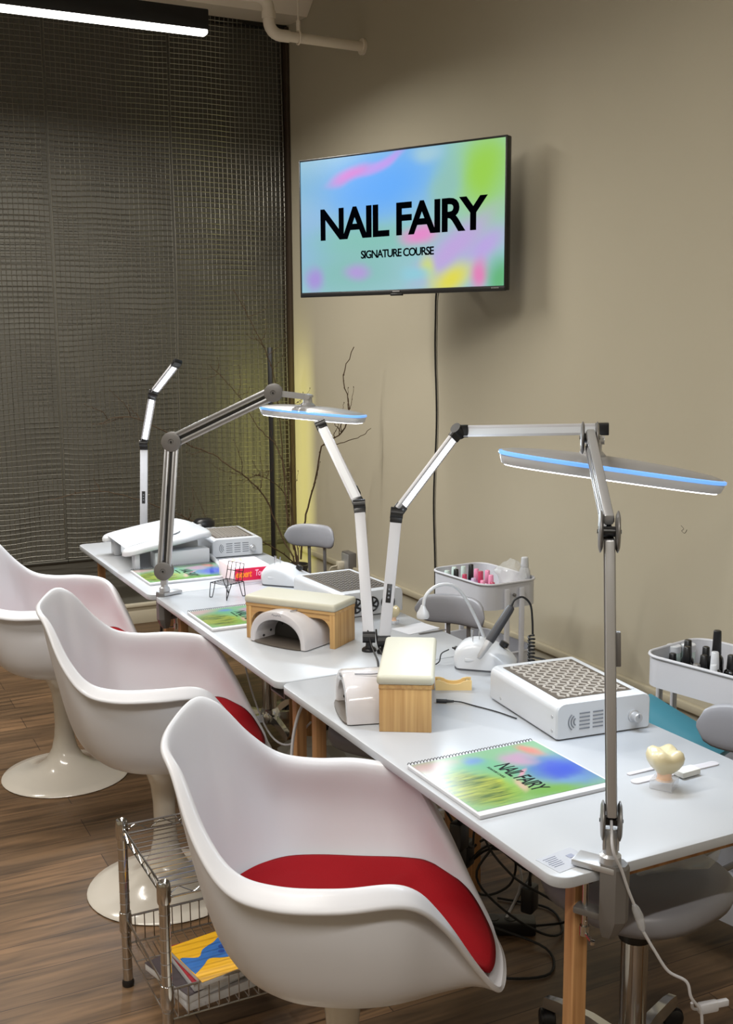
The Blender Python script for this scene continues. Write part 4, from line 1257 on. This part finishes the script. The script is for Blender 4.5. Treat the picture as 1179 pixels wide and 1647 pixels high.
# ------------------------------------------------------------------ stools on the wall side
def stool(label, sx, sy, bx, by, bz, wd=.26, seat_z=.46, seat_r=.20, posts=True, phase=0.0, pad_h=.052, col_pad=None):
    ang = math.atan2(by-sy, bx-sx)
    t = thing('rolling_stool', label, 'stool', (sx, sy, 0), ang, 'grey rolling stools with low backs')
    D = math.hypot(bx-sx, by-sy)
    zb = seat_z-.075
    def rr_(k, z): return [Vector((x, y, z)) for x, y in superellipse(seat_r*k*1.02, seat_r*k, 2.6, 44)]
    MB().loft([rr_(.86, zb+.018), rr_(.97, zb+.024), rr_(1.0, zb+.042), rr_(.985, zb+.062), rr_(.92, zb+.074), rr_(.6, zb+.078), rr_(.15, zb+.076)]).build('seat', M_vinyl_shaded, t, smooth=60)
    b = MB().loft([rr_(.45, zb), rr_(.62, zb+.010), rr_(.90, zb+.018)])
    b.build('seat_pan', mat('dark_grey_pan', rgb(84, 84, 86), .5), t, smooth=40)
    c = MB().lathe([(.030, .10), (.030, zb-.07)], 24).build('column', M_chrome, t)
    MB().lathe([(.036, zb-.085), (.036, zb-.050), (.030, zb-.044)], 24).build('column_collar', M_black, t)
    MB().lathe([(.020, zb-.05), (.020, zb+.004)], 20).build('piston', M_alu_dark, t)
    MB().tube([(.0, 0, zb-.02), (.05, -.07, zb-.025), (.07, -.12, zb-.03)], .004, n=8).build('height_lever', M_chrome, t)
    hub = MB().lathe([(.042, .065), (.046, .075), (.046, .10), (.036, .12), (.031, .125)], 24).build('base_hub', M_chrome, t)
    for k in range(5):
        a = phase+2*PI*k/5-ang
        dx, dy = math.cos(a), math.sin(a)
        sd = Vector((-dy, dx, 0))
        pts = [(.035, .092, .017), (.12, .095, .0155), (.22, .082, .0145), (.262, .072, .013)]
        rings = []
        for (r, z, h) in pts:
            c_ = Vector((dx*r, dy*r, z))
            rings.append([c_+sd*h*1.15+Vector((0, 0, -h)), c_-sd*h*1.15+Vector((0, 0, -h)), c_-sd*h*.7+Vector((0, 0, h*.8)), c_+sd*h*.7+Vector((0, 0, h*.8))])
        lg = MB().loft(rings).build('base_leg', M_chrome, t, smooth=20)
        e = Vector((dx*.258, dy*.258, 0))
        cb = MB()
        cb.cyl(e+Vector((0, 0, .05)), e+Vector((0, 0, .075)), .006, n=10)
        ax = Vector((math.cos(a+.9), math.sin(a+.9), 0))
        for s in (-1, 1):
            cb.lathe([(.0, -.007), (.020, -.007), (.025, -.004), (.025, .004), (.020, .007), (0, .007)], 22, e+ax*s*.012+Vector((0, 0, .0255)), ax)
        rings2 = [[e+ax*(s2*.010)+Vector((0, 0, .028))+(ax.cross(Vector((0, 0, 1))))*.027*math.cos(q)+Vector((0, 0, .027*math.sin(q))) for q in [PI*j/10 for j in range(11)]] for s2 in (-1, 1)]
        cb.loft(rings2)
        cb.build('caster', M_black, lg, smooth=40)
    # backrest: curved pad on two flat posts
    pad = []
    K = 18
    for i in range(K+1):
        f = i/K*2-1
        e = max(.12, (1-abs(f)**5)**.5)
        y = f*wd/2
        x = D-.030*f*f*2+.015
        hh = pad_h*e
        pad.append([Vector((x+.017*e*math.copysign(abs(math.cos(q))**.7, math.cos(q)), y, bz+hh*math.copysign(abs(math.sin(q))**.75, math.sin(q)))) for q in [2*PI*j/20 for j in range(20)]])
    MB().loft(pad).build('backrest', M_vinyl_lit, t, smooth=60)
    for s in (-1, 1):
        b = MB().tube(catmull([(seat_r*.5, s*.035, zb+.012), (D*.75, s*.038, zb+.008), (D+.012, s*.040, zb+.04), (D+.022, s*.040, bz-.06), (D+.020, s*.040, bz-.02)], 5), .0075, n=10)
        b.build('back_post', M_alu_dark, t)
    return t
stool('grey rolling stool with its seat under the near table corner by the task lamp', 1.545, 1.765, 1.965, 1.845, .722, wd=.27, seat_z=.515, seat_r=.19, phase=R(100), pad_h=.062)
stool('grey rolling stool behind the white drill machine and gooseneck light', 1.60, 2.98, 1.935, 3.17, .742, wd=.27, seat_z=.46, phase=R(20))
stool('grey rolling stool farthest away, its back beside the branches', 1.66, 4.22, 1.975, 4.44, .800, wd=.255, seat_z=.48, phase=R(50))

# ------------------------------------------------------------------ white trolleys by the wall
def cart(label, cx, cy, rz, W_, L_, rim, depth=.085):
    t = thing('tiered_trolley', label, 'trolley', (cx, cy, 0), rz, 'white three-tier trolleys')
    for k, z in enumerate((rim-depth, rim-.36, .13)):
        o = rrect(W_, L_, .055, 7); oi = rrect(W_-.006, L_-.006, .052, 7)
        b = MB()
        zt = z+depth
        b.loft([[(x, y, z+.002) for x, y in oi], [(x, y, zt) for x, y in oi], [(x, y, zt) for x, y in o], [(x, y, z) for x, y in o]], cap=True)
        tr = b.build('tray', M_white_metal, t, smooth=40)
        MB().tube([(x, y, zt) for x, y in rrect(W_+.002, L_+.002, .056, 7)], .0045, n=8, closed=True).build('rim', M_white_metal, tr)
    for s in (-1, 1):
        for q in (-1, 1):
            MB().box((q*.034, s*(L_/2+.008), (rim-.02+.06)/2), (.020, .012, rim-.02-.06), bev=.003).build('post', M_white_metal, t)
        b = MB().lathe([(.006, 0), (.006, .008), (.003, .010)], 12, (0, s*(L_/2+.004), rim-.045), (0, s, 0))
        b.build('bolt', M_alu_dark, t)
        MB().box((0, s*(L_/2+.006), .085), (W_*.8, .022, .022), bev=.004).build('foot_bar', M_white_metal, t)
        for q in (-1, 1):
            b = MB()
            for w2 in (-.009, .009):
                b.lathe([(0, -.006), (.022, -.006), (.026, -.003), (.026, .003), (.022, .006), (.012, .007), (0, .007)], 20, (q*W_*.36+w2, s*(L_/2+.006), .026), (1, 0, 0))
            b.cyl((q*W_*.36, s*(L_/2+.006), .026), (q*W_*.36, s*(L_/2+.006), .08), .006, n=10)
            b.build('caster', M_trim, t)
    return t
cart('white trolley holding pink and blue bottles by the wall behind the middle table', 2.245, 3.475, R(4), .25, .36, .782, .095)
cart('white trolley holding black bottles by the wall at the right edge', 2.182, 2.118, R(12), .26, .44, .800)

def bottle(cx, cy, z, r, h, capc, bodyc, label, cap_r=.55, cap_h=.45, group='little bottles in the white trolleys'):
    t = thing('nail_bottle', label, 'bottle', (cx, cy, z), 0, group)
    bh_ = h*(1-cap_h)
    MB().lathe([(0, 0), (r*.95, 0), (r, .002), (r, bh_*.75), (r*.92, bh_*.88), (r*cap_r*.9, bh_), (r*cap_r*.8, bh_+.003)], 18).build('body', bodyc, t, smooth=40)
    MB().lathe([(r*cap_r, bh_), (r*cap_r*1.02, bh_+.002), (r*cap_r*.85, h-.002), (r*cap_r*.7, h), (0, h)], 18).build('cap', capc, t, smooth=40)
    return t
C_mint = mat('mint_glass', rgb(196, 214, 208), .15, coat=.5)
C_blue = mat('blue_polish', rgb(60, 78, 150), .15, coat=.5)
C_mag = mat('magenta_polish', rgb(206, 30, 120), .15, coat=.5)
C_pink = mat('pink_polish', rgb(236, 150, 186), .15, coat=.5)
C_rose = mat('rose_polish', rgb(190, 60, 96), .15, coat=.5)
C_lil = mat('lilac_polish', rgb(200, 178, 210), .15, coat=.5)
z1 = .782-.095+.004
def c1(lx, ly):
    a = R(4)
    return 2.245+lx*math.cos(a)-ly*math.sin(a), 3.475+lx*math.sin(a)+ly*math.cos(a)
B1 = [(-.085, .12, .020, .070, C_mint, C_mint, 'pale mint bottle farthest left in the far trolley'), (-.04, .135, .020, .075, C_mint, C_mint, 'second pale mint bottle in the far trolley'),
      (-.085, .06, .018, .082, M_black, C_mint, 'pale bottle with a thick black cap at the left of the far trolley'), (-.04, .075, .018, .085, C_mint, C_lil, 'pale lilac bottle behind the black-capped pair'),
      (-.085, .005, .017, .075, C_rose, C_lil, 'lilac bottle with a rose cap in the far trolley'), (-.045, .02, .018, .098, M_black, C_blue, 'blue bottle with the tallest black cap in the far trolley'),
      (-.080, -.045, .018, .070, C_lil, C_blue, 'blue bottle with a lilac cap in the far trolley'), (-.040, -.035, .018, .085, C_rose, C_mag, 'magenta bottle with a rose cap in the far trolley'),
      (-.075, -.095, .018, .070, C_pink, C_mag, 'magenta bottle with a pink cap near the front of the far trolley'), (-.030, -.085, .018, .080, C_pink, C_mag, 'magenta bottle beside the clear bag in the far trolley'),
      (-.065, -.140, .017, .070, C_rose, C_mag, 'front magenta bottle by the trolley rim'), (.010, -.01, .018, .080, C_pink, C_pink, 'pink bottle in the middle of the far trolley'), (.010, .06, .018, .075, C_pink, C_lil, 'lilac bottle behind the pink ones in the far trolley')]
for (lx, ly, r_, h_, cc, bc, lb) in B1:
    x, y = c1(lx, ly)
    bottle(x, y, z1, r_*1.1, h_*1.32, cc, bc, lb)
x, y = c1(.10, -.12)
bottle(x, y, z1, .022, .165, M_white, M_white, 'tall white bottle standing at the right end of the far trolley', cap_r=.7, cap_h=.22)
# crumpled clear bag in the far trolley
def film_bag(name, label, c, s, seed, m_):
    t = bmesh.new()
    bmesh.ops.create_icosphere(t, subdivisions=3, radius=1)
    for v_ in t.verts:
        p = v_.co.copy()
        n_ = noise.noise(p*1.7+Vector((seed, 0, 0)))*.35+abs(noise.noise(p*4.1+Vector((0, seed, 0))))*.28
        v_.co = Vector((p.x*s[0], p.y*s[1], p.z*s[2]))*(1+n_)
    mn = min(v_.co.z for v_ in t.verts)
    for v_ in t.verts: v_.co.z -= mn
    b = MB(); b.merge(t)
    o = b.build(name, m_, None, smooth=20)
    o.location = c
    return tag(o, label, 'plastic bag')
x, y = c1(.055, -.10)
film_bag('plastic_bag', 'crumpled clear plastic bag among the bottles of the far trolley', (x, y, z1+.03), (.050, .065, .055), 3, M_plastic_bag)
z2 = .800-.085+.004
BK = mat('black_bottle_glass', rgb(16, 16, 18), .2, coat=.4)
B2 = [((2.075, 2.285), .017, .050, M_black, BK, 'low black bottle nearest the left rim of the near trolley'), ((2.085, 2.240), .017, .052, M_black, BK, 'second low black bottle along the left rim of the near trolley'),
      ((2.115, 2.300), .017, .060, M_black, BK, 'black bottle behind the first low one in the near trolley'), ((2.125, 2.255), .018, .085, M_black, BK, 'black bottle with tall black cap at the left of the near trolley'),
      ((2.100, 2.190), .017, .060, M_alu_dark, BK, 'black jar with grey lid along the front rim of the near trolley'), ((2.160, 2.290), .018, .090, M_black, BK, 'black bottle at the back of the near trolley'),
      ((2.112, 2.140), .016, .068, M_white, C_mint, 'small white nozzle bottle among the black ones in the near trolley'), ((2.150, 2.215), .018, .070, M_black, BK, 'black bottle in the middle of the near trolley cluster'),
      ((2.140, 2.165), .018, .090, M_white, BK, 'black bottle with a white cap in the near trolley'), ((2.185, 2.205), .019, .128, M_black, BK, 'tallest black bottle in the near trolley'),
      ((2.185, 2.245), .017, .080, M_black, BK, 'black bottle behind the tallest in the near trolley'), ((2.200, 2.165), .018, .075, M_black, BK, 'rightmost black bottle in front of the tray wall in the near trolley')]
for (p, r_, h_, cc, bc, lb) in B2:
    bottle(p[0], p[1], z2, r_*1.06, h_*1.16, cc, bc, lb, cap_r=.62)
for (p, lb) in (((2.150, 2.335), 'white jar at the back left corner of the near trolley'), ((2.195, 2.325), 'white jar at the back right of the near trolley')):
    t = thing('jar', lb, 'jar', (p[0], p[1], z2), group='white jars in the near trolley')
    MB().lathe([(0, 0), (.018, 0), (.020, .004), (.020, .060), (0, .060)], 20).build('body', C_mint, t)
    MB().lathe([(.021, .060), (.021, .078), (.019, .080), (0, .080)], 20).build('lid', M_white, t)
t = thing('acrylic_organizer', 'clear acrylic organizer box at the right edge inside the near trolley', 'box', (2.19, 2.03, z2), R(12))
for (c_, s_2, nm) in (((0, .05, .035), (.10, .002, .07), 'panel'), ((0, -.05, .035), (.10, .002, .07), 'panel'), ((-.05, 0, .035), (.002, .10, .07), 'panel'), ((.05, 0, .035), (.002, .10, .07), 'panel'), ((0, 0, .001), (.10, .10, .002), 'base'), ((0, 0, .03), (.10, .002, .06), 'divider')):
    MB().box(c_, s_2).build(nm, M_clear, t)

# teal case on the second tier of the near trolley
t = thing('teal_case', 'teal plastic case half open on the near trolley below the black bottles', 'case', (2.02, 2.16, .53), R(-78))
b = MB().box((-.03, 0, .040), (.24, .16, .075), bev=.006); b.build('lower_half', M_teal_dark, t)
rot = Matrix.Rotation(R(15), 3, 'Y') @ Matrix.Rotation(R(12), 3, 'X')
b = MB().box((0, -.014, .100), (.28, .12, .022), rot=rot, bev=.006); lid = b.build('lid', M_teal, t)
b = MB().box((.02, -.078, .080), (.035, .010, .040), bev=.003); b.build('latch', mat('pale_teal_latch', rgb(130, 200, 220), .35), t)
MB().box((-.14, -.082, .066), (.02, .008, .018), bev=.003).build('corner_catch', M_teal_dark, t)
# tan leather pouch wrapped in film hanging on the near stool back
t = thing('tan_pouch', 'tan leather pouch in clear film hanging on the near stool back at the right edge', 'pouch', (1.985, 1.735, .66))
rings = []
for i in range(13):
    f = i/12
    w_ = .055*math.sin(PI*min(1, .12+f*.88))**.6+.012
    rings.append([Vector((1.985+.028*math.cos(q)*(.6+.4*math.sin(PI*f)), 1.735+w_*math.sin(q), .600+.155*f+.006*math.sin(3*q))) for q in [2*PI*j/18 for j in range(18)]])
MB().loft(rings).build('pouch_body', M_tan, t, world=True, smooth=60)
fb = film_bag('clear_film', 'x', (0, 0, 0), (.045, .075, .085), 8, M_plastic_bag)
for k in ('label', 'category'): del fb[k]
fb.parent = t; fb.location = (-.01, .02, -.07)

# clear bags near the floor and under the near table edge
film_bag('plastic_bag', 'crumpled clear plastic bag lying on the grey stool seat under the near table edge', (1.60, 1.74, .517), (.115, .085, .050), 5, M_plastic_bag)
film_bag('plastic_bag', 'pale translucent bag on the floor under the joint of the near and middle tables', (1.50, 3.35, .0), (.19, .17, .15), 11, mat('cloudy_film', rgb(176, 174, 164), .35, alpha=.75, coat=.4))

# ------------------------------------------------------------------ wire rack with magazines
t = thing('wire_rack', 'low chrome wire rack on the floor at the left of the nearest chair', 'rack', (.64, 2.30, 0))
x0, x1, y0, y1 = .640, 1.06, 2.30, 2.67
for (x, y) in ((x0, y0), (x1, y0), (x0, y1), (x1, y1)):
    p = MB().lathe([(.0125, .012), (.0125, .445), (.0135, .446)], 20, (x, y, 0)).build('post', M_chrome, t, world=True)
    MB().lathe([(.0148, .405), (.0162, .41), (.0162, .440), (.0148, .452), (.0135, .456), (.006, .450)], 20, (x, y, 0)).build('top_sleeve', M_chrome, p, world=True)
    MB().lathe([(.0148, .150), (.0165, .155), (.0162, .19), (.0148, .205), (.0130, .206)], 20, (x, y, 0)).build('lower_sleeve', M_chrome, p, world=True)
    MB().lathe([(.0, 0), (.015, 0), (.016, .010), (.013, .018)], 16, (x, y, 0)).build('foot', M_black, p, world=True)
    b = MB()
    for k in range(12): b.tube([(x+.0128*math.cos(a), y+.0128*math.sin(a), .05+k*.03) for a in [2*PI*j/16 for j in range(16)]], .0006, n=4, closed=True)
    b.build('grooves', M_alu_dark, p, world=True)
def wire_shelf(z, truss, nm):
    b = MB()
    zz = [z, z-truss]
    for q in zz:
        b.tube([(x0, y0, q), (x1, y0, q)], .0026, n=6); b.tube([(x0, y1, q), (x1, y1, q)], .0026, n=6)
        b.tube([(x0, y0, q), (x0, y1, q)], .0026, n=6); b.tube([(x1, y0, q), (x1, y1, q)], .0026, n=6)
    return b
b = wire_shelf(.440, .024, 'top')
ny = 15
for k in range(1, ny):
    y = y0+(y1-y0)*k/ny
    b.tube([(x0, y, .442), (x1, y, .442)], .0017, n=5)
for x in (x0+.14, x0+.28):
    b.tube([(x, y0, .438), (x, y1, .438)], .0026, n=6)
for (A, B) in (((x0, y0), (x1, y0)), ((x0, y1), (x1, y1)), ((x0, y0), (x0, y1)), ((x1, y0), (x1, y1))):
    A, B = Vector(A+(0,)), Vector(B+(0,))
    pts = []
    for k in range(13):
        p = A.lerp(B, k/12); pts.append((p.x, p.y, .439 if k % 2 else .417))
    b.tube(pts, .0018, n=5)
b.build('top_shelf', M_chrome, t, world=True)
b = MB()
zb_, zr_ = .115, .190
for q, r_ in ((zr_, .0030), (zb_, .0024)):
    b.tube([(x0, y0, q), (x1, y0, q)], r_, n=6); b.tube([(x0, y1, q), (x1, y1, q)], r_, n=6)
    b.tube([(x0, y0, q), (x0, y1, q)], r_, n=6); b.tube([(x1, y0, q), (x1, y1, q)], r_, n=6)
for k in range(1, 17):
    x = x0+(x1-x0)*k/17
    b.tube([(x, y0, zr_), (x, y0, zb_), (x, y1, zb_), (x, y1, zr_)], .0016, n=5)
for k in range(1, 4):
    y = y0+(y1-y0)*k/4
    b.tube([(x0, y, zb_), (x1, y, zb_)], .0020, n=5)
b.build('basket', M_chrome, t, world=True)

def magazine(name, label, c, rz, s, m_, tilt=0, group='magazines in the wire rack basket'):
    t = thing(name, label, 'magazine', c, rz, group)
    MB().box((0, 0, s[2]/2), (s[0], s[1], s[2]), bev=.0008).build('pages', M_paper, t)
    cv = MB().box((0, 0, s[2]+.0006), (s[0]+.002, s[1]+.002, .0012)).build('cover', m_, t)
    t.rotation_euler = (tilt, 0, rz)
    return t, cv
magazine('magazine', 'white magazine at the bottom of the wire rack basket', (.80, 2.42, .1175), R(8), (.25, .19, .022), mat('grey_cover', rgb(180, 176, 176), .4))
magazine('magazine', 'grey magazine in the middle of the pile in the wire rack basket', (.79, 2.43, .1418), R(16), (.26, .19, .018), mat('dark_cover', rgb(70, 62, 66), .4))
magazine('magazine', 'dark red magazine just under the yellow and blue one', (.815, 2.41, .1622), R(4), (.23, .185, .018), mat('red_cover', rgb(150, 30, 44), .35))
m_y = mat('yellow_cover', rgb(236, 180, 36), .35)
t, cv = magazine('magazine', 'yellow magazine with a blue shape on its cover, topmost in the wire rack basket', (.815, 2.395, .1820), R(9), (.22, .180, .012), m_y)
blob = [(-.115, .028), (-.07, .008), (-.045, .034), (-.01, .047), (.012, .060), (.016, .040), (.05, .040), (.11, .046), (.11, -.030), (.075, -.030), (.062, -.046), (.050, -.030), (.02, -.040), (-.02, -.028), (-.05, -.012), (-.075, -.030), (-.105, -.050), (-.115, -.045)]
blob = [(p.x, p.y) for p in catmull([Vector((max(-.109, min(.109, x)), y, 0)) for x, y in blob], 4, closed=True)]
blob = [(max(-.110, min(.110, x)), y) for x, y in blob]
MB().prism(blob, .0133, .0137).build('blue_shape', mat('blue_print', rgb(52, 110, 186), .4, var=.25, vscale=25), cv, smooth=0)
b = MB()
for (x, y, r_) in ((.0, .018, .010), (.012, .004, .008), (-.012, .0, .008), (.002, -.016, .009)):
    b.lathe([(r_, .0137), (r_, .0140), (0, .0140)], 16, (x, y, 0))
b.build('dark_blue_spots', mat('dark_blue_print', rgb(34, 72, 150), .4), cv, smooth=0)
b = MB().prism(superellipse(.022, .013, 2, 20), .0137, .0140); b.xf(Matrix.Translation((.065, .008, 0)))
b.build('violet_spot', mat('violet_print', rgb(130, 90, 150), .4), cv, smooth=0)
b = MB()
for k in range(4): b.box((.085+.004*(k % 2), .066-.006*k, .0138), (.010, .0022, .0004), rz=.6*k)
b.build('small_print', M_text, cv, smooth=0)
t = tag(MB().box((.75, 2.335, .1235), (.05, .022, .010), rz=.5, bev=.002).build('small_packet', M_grey_file), 'tiny pale packet at the front of the wire rack basket', 'packet')

# ------------------------------------------------------------------ corner lamp pole and dried branches
t = thing('corner_floor_lamp', 'slim black floor lamp pole glowing yellow green into the room corner', 'floor lamp', (2.405, 5.99, 0))
MB().box((2.405, 5.99, .82), (.026, .030, 1.60), rz=R(-45), bev=.003).build('pole', M_black, t, world=True)
MB().lathe([(.10, 0), (.10, .012), (.09, .018), (.02, .022)], 32, (2.405, 5.99, 0)).build('base', M_black, t, world=True)
M_lime = mat('lime_led_strip', rgb(230, 240, 60), .5, emit=(0.85, 0.82, 0.22, 1), estr=1.5)
MB().box((2.4165, 6.0015, .86), (.004, .012, 1.45), rz=R(-45)).build('light_strip', M_lime, t, world=True)
area('corner_glow', (2.425, 6.01, .86), (.35, .94, 0), .02, 1.4, POWER_CORNER, (0.95, 0.93, 0.26), t, spread=180, roll_dir=(.94, -.35, 0))

t = thing('vase', 'tall dark vase holding the dried branches in the room corner', 'vase', (2.30, 5.40, 0))
MB().lathe([(0, 0), (.07, 0), (.09, .03), (.10, .14), (.09, .28), (.065, .38), (.055, .44), (.065, .47), (.058, .47), (.048, .43), (0, .30)], 36).build('body', mat('dark_glaze', rgb(46, 44, 40), .3), t, smooth=60)
BR = [
    ([(2.279, 5.3, 0.514), (2.295, 5.28, 0.719), (2.341, 5.25, 0.913), (2.364, 5.2, 1.115), (2.434, 5.1, 1.196), (2.461, 5.08, 1.325), (2.444, 5.1, 1.479), (2.477, 5.05, 1.625)], .0052, 'thick dried branch curving up in front of the beige wall'),
    ([(2.371, 5.2, 1.127), (2.447, 5.15, 1.134), (2.512, 5.05, 1.174), (2.544, 5.0, 1.22)], .0032, None),
    ([(2.285, 5.4, 0.479), (2.25, 5.5, 0.619), (2.191, 5.55, 0.804), (2.1, 5.55, 0.915), (2.014, 5.55, 0.98), (1.909, 5.6, 1.064), (1.797, 5.6, 1.112), (1.636, 5.6, 1.21), (1.444, 5.6, 1.282), (1.316, 5.6, 1.249)], .0048, 'longest dried branch arching left behind the upright lamp arm'),
    ([(2.314, 5.45, 0.467), (2.333, 5.6, 0.874), (2.312, 5.7, 1.079), (2.23, 5.75, 1.183), (2.151, 5.8, 1.34), (2.063, 5.8, 1.438), (1.973, 5.8, 1.534)], .0036, 'thin dried branch slanting up left across the mesh wall'),
    ([(2.278, 5.4, 0.479), (2.095, 5.4, 0.614), (1.79, 5.4, 0.722), (1.593, 5.4, 0.817), (1.377, 5.4, 0.905), (1.225, 5.4, 0.937), (1.0, 5.4, 0.907)], .0042, 'low dried branch reaching far left above the arm rests'),
    ([(2.342, 5.5, 0.455), (2.372, 5.7, 0.719), (2.401, 5.8, 0.847), (2.384, 5.8, 1.131), (2.352, 5.8, 1.442), (2.317, 5.8, 1.556), (2.272, 5.8, 1.658), (2.188, 5.8, 1.82), (2.122, 5.8, 1.926)], .0040, 'tallest dried branch rising beside the black lamp pole'),
    ([(2.307, 5.4, 0.476), (2.291, 5.5, 0.65), (2.321, 5.6, 0.809), (2.285, 5.6, 0.863), (2.213, 5.6, 0.919), (2.102, 5.6, 0.953)], .0036, 'short dried branch hooking left beside the lamp pole'),
    ([(2.307, 5.4, 0.493), (2.36, 5.6, 0.734), (2.391, 5.7, 0.929), (2.413, 5.7, 1.137), (2.398, 5.7, 1.344)], .0034, 'upright dried branch close to the wall corner'),
]
random.seed(12)
def branch(pts, r0, label, twigs=7, joined=None):
    b = MB()
    def add(ps, r):
        c = catmull(ps, 5)
        c = [p+Vector((random.uniform(-1, 1), random.uniform(-.5, .5), random.uniform(-1, 1)))*.0035 for p in c]
        k = len(c)
        b.tube(c, [r*(1-.62*i/k) for i in range(k)], n=6)
        return c
    ps = [Vector(p) for p in pts]
    first = ps[0]
    if joined is None and (first-Vector((2.3, 5.4, .4))).length < .3: ps = [Vector((2.30+random.uniform(-.02, .02), 5.40, .33))]+ps
    c = add(ps, r0)
    if joined: add([Vector(p) for p in joined[0]], joined[1])
    for k in range(twigs):
        i = random.randint(len(c)//4, len(c)-2)
        d = (c[i+1]-c[i]).normalized()
        side = Vector((random.uniform(-1, 1), random.uniform(-.3, .3), random.uniform(-.6, 1))).normalized()
        L = random.uniform(.05, .17)
        e = (d*.6+side*.8).normalized()
        q = [c[i], c[i]+e*L*.4, c[i]+e*L*.75+d*L*.12+Vector((0, 0, -.01)), c[i]+e*L+d*L*.3]
        q = [Vector((min(p.x, 2.60), min(p.y, 6.05), p.z)) for p in q]
        add(q, r0*.42)
        for h in (1, 2, 3):
            nn = q[h]
            b.lathe([(0, -.004), (.0028, 0), (0, .005)], 6, nn)
    for k in range(10):
        i = random.randint(2, len(c)-1)
        b.lathe([(0, -.005), (.0036, 0), (0, .006)], 6, c[i]+Vector((random.uniform(-.004, .004), 0, .004)))
    o = b.build('dried_branch', M_branch, None, smooth=60, recalc=False)
    return tag(o, label, 'branch', 'dried branches in the corner vase')
branch(BR[0][0], BR[0][1], BR[0][2], 8, joined=(BR[1][0], BR[1][1]))
for k in (2, 3, 4, 5, 6, 7): branch(BR[k][0], BR[k][1], BR[k][2], 9 if k in (2, 5, 6, 7) else 5)

# ------------------------------------------------------------------ cables below the tables
random.seed(21)
def cable(label, pts, r=.0035, m_=None, group='cables under the tables', n=6):
    o = MB().tube(catmull(pts, n), r, n=8).build('power_cable', m_ or M_black_cable)
    return tag(o, label, 'cable', group)
tl = 'tangled black power cable under the nearest table'
cable('black power cable dropping in a long slack curve under the nearest table', [(1.30, 2.30, .70), (1.37, 2.33, .52), (1.44, 2.36, .40), (1.52, 2.40, .30), (1.56, 2.44, .34), (1.62, 2.42, .45), (1.64, 2.40, .60), (1.64, 2.40, .70)])
cable(tl, [(1.60, 2.38, .70), (1.60, 2.38, .5), (1.57, 2.42, .33), (1.62, 2.36, .22), (1.70, 2.30, .16), (1.78, 2.28, .10), (1.80, 2.36, .03), (1.72, 2.42, .008), (1.60, 2.44, .006), (1.50, 2.40, .006)])
cable(tl, [(1.66, 2.34, .70), (1.66, 2.36, .45), (1.60, 2.40, .30), (1.55, 2.42, .20), (1.62, 2.38, .10), (1.72, 2.33, .03), (1.80, 2.36, .007), (1.84, 2.48, .006), (1.74, 2.60, .006)])
cable(tl, [(1.55, 2.50, .18), (1.60, 2.44, .26), (1.66, 2.40, .24), (1.66, 2.42, .15), (1.59, 2.46, .12), (1.55, 2.50, .20), (1.60, 2.50, .25)])
cable(tl, [(1.56, 2.42, .30), (1.66, 2.36, .36), (1.74, 2.34, .28), (1.70, 2.38, .20), (1.60, 2.42, .28), (1.54, 2.46, .22)])
cable(tl, [(1.50, 2.50, .07), (1.60, 2.42, .04), (1.70, 2.30, .01), (1.64, 2.20, .006), (1.52, 2.24, .006), (1.46, 2.34, .006), (1.52, 2.46, .03)])
cable('black cable running right across the floor toward the wall', [(1.70, 2.50, .006), (1.85, 2.62, .005), (2.0, 2.75, .005), (2.3, 2.95, .005), (2.55, 3.1, .005)])
cable('white cable hanging among the black ones under the nearest table', [(1.68, 2.46, .70), (1.67, 2.46, .45), (1.66, 2.45, .30), (1.70, 2.42, .16), (1.66, 2.44, .03)], .0042, M_white_metal)
cable('white cable curving down by the leg where the near and middle tables meet', [(1.20, 2.73, .70), (1.16, 2.74, .62), (1.14, 2.74, .50), (1.145, 2.74, .30), (1.15, 2.74, .05)], .0045, M_white_metal)
cable('pale thin cable sagging under the middle table toward the floor', [(1.20, 2.74, .60), (1.22, 2.95, .46), (1.25, 3.2, .42), (1.3, 3.5, .50), (1.3, 3.6, .70)], .003, M_white_metal)
cable('dark cable hanging below the far end of the middle table', [(1.14, 3.98, .71), (1.13, 3.97, .50), (1.14, 3.98, .38), (1.16, 4.0, .10), (1.2, 4.1, .006)], .005)
cable('thin dark cable hanging straight below the farthest table', [(1.27, 4.12, .71), (1.265, 4.12, .5), (1.262, 4.12, .2), (1.27, 4.14, .006)], .003)
t = thing('power_strip', 'black power strip on the floor amid the tangled cables', 'power strip', (1.62, 2.46, 0), R(-30))
MB().box((0, 0, .022), (.26, .055, .040), bev=.006).build('housing', M_black, t)
for k in range(4):
    MB().lathe([(.018, 0), (.018, .002), (0, .002)], 18, (-.09+k*.05, 0, .042)).build('socket', M_dark, t)
for (x, y, z, lb) in ((1.545, 2.47, .25, 'black power adapter hanging by its cord under the nearest table'), (1.70, 2.38, .12, 'black power adapter block hanging low in the cable tangle'), (1.42, 2.30, .40, 'small black plug adapter hanging beside the nearest chair')):
    t = thing('power_adapter', lb, 'adapter', (x, y, z), R(30), 'black power adapters')
    MB().box((0, 0, 0), (.05, .035, .075), bev=.006).build('block', M_black, t)
    MB().tube([(0, 0, .036), (0, 0, .060), (.004, 0, .10)], [.006, .004, .003], n=8).build('lead', M_black_cable, t)
t = thing('cable_tray', 'grey metal cable tray fixed beneath the near end of the middle table', 'cable tray', (1.2, 2.85, .66))
b = MB().box((1.30, 2.86, .655), (.30, .10, .006), bev=.002)
b.box((1.30, 2.81, .672), (.30, .004, .035)); b.box((1.30, 2.91, .672), (.30, .004, .035))
b.build('channel', M_alu_dark, t, world=True)
b = MB()
for x in (1.18, 1.42): b.bar((x, 2.86, .655), (x, 2.86, .716), .02, .004, (0, 1, 0))
b.build('bracket', M_alu_dark, t, world=True)
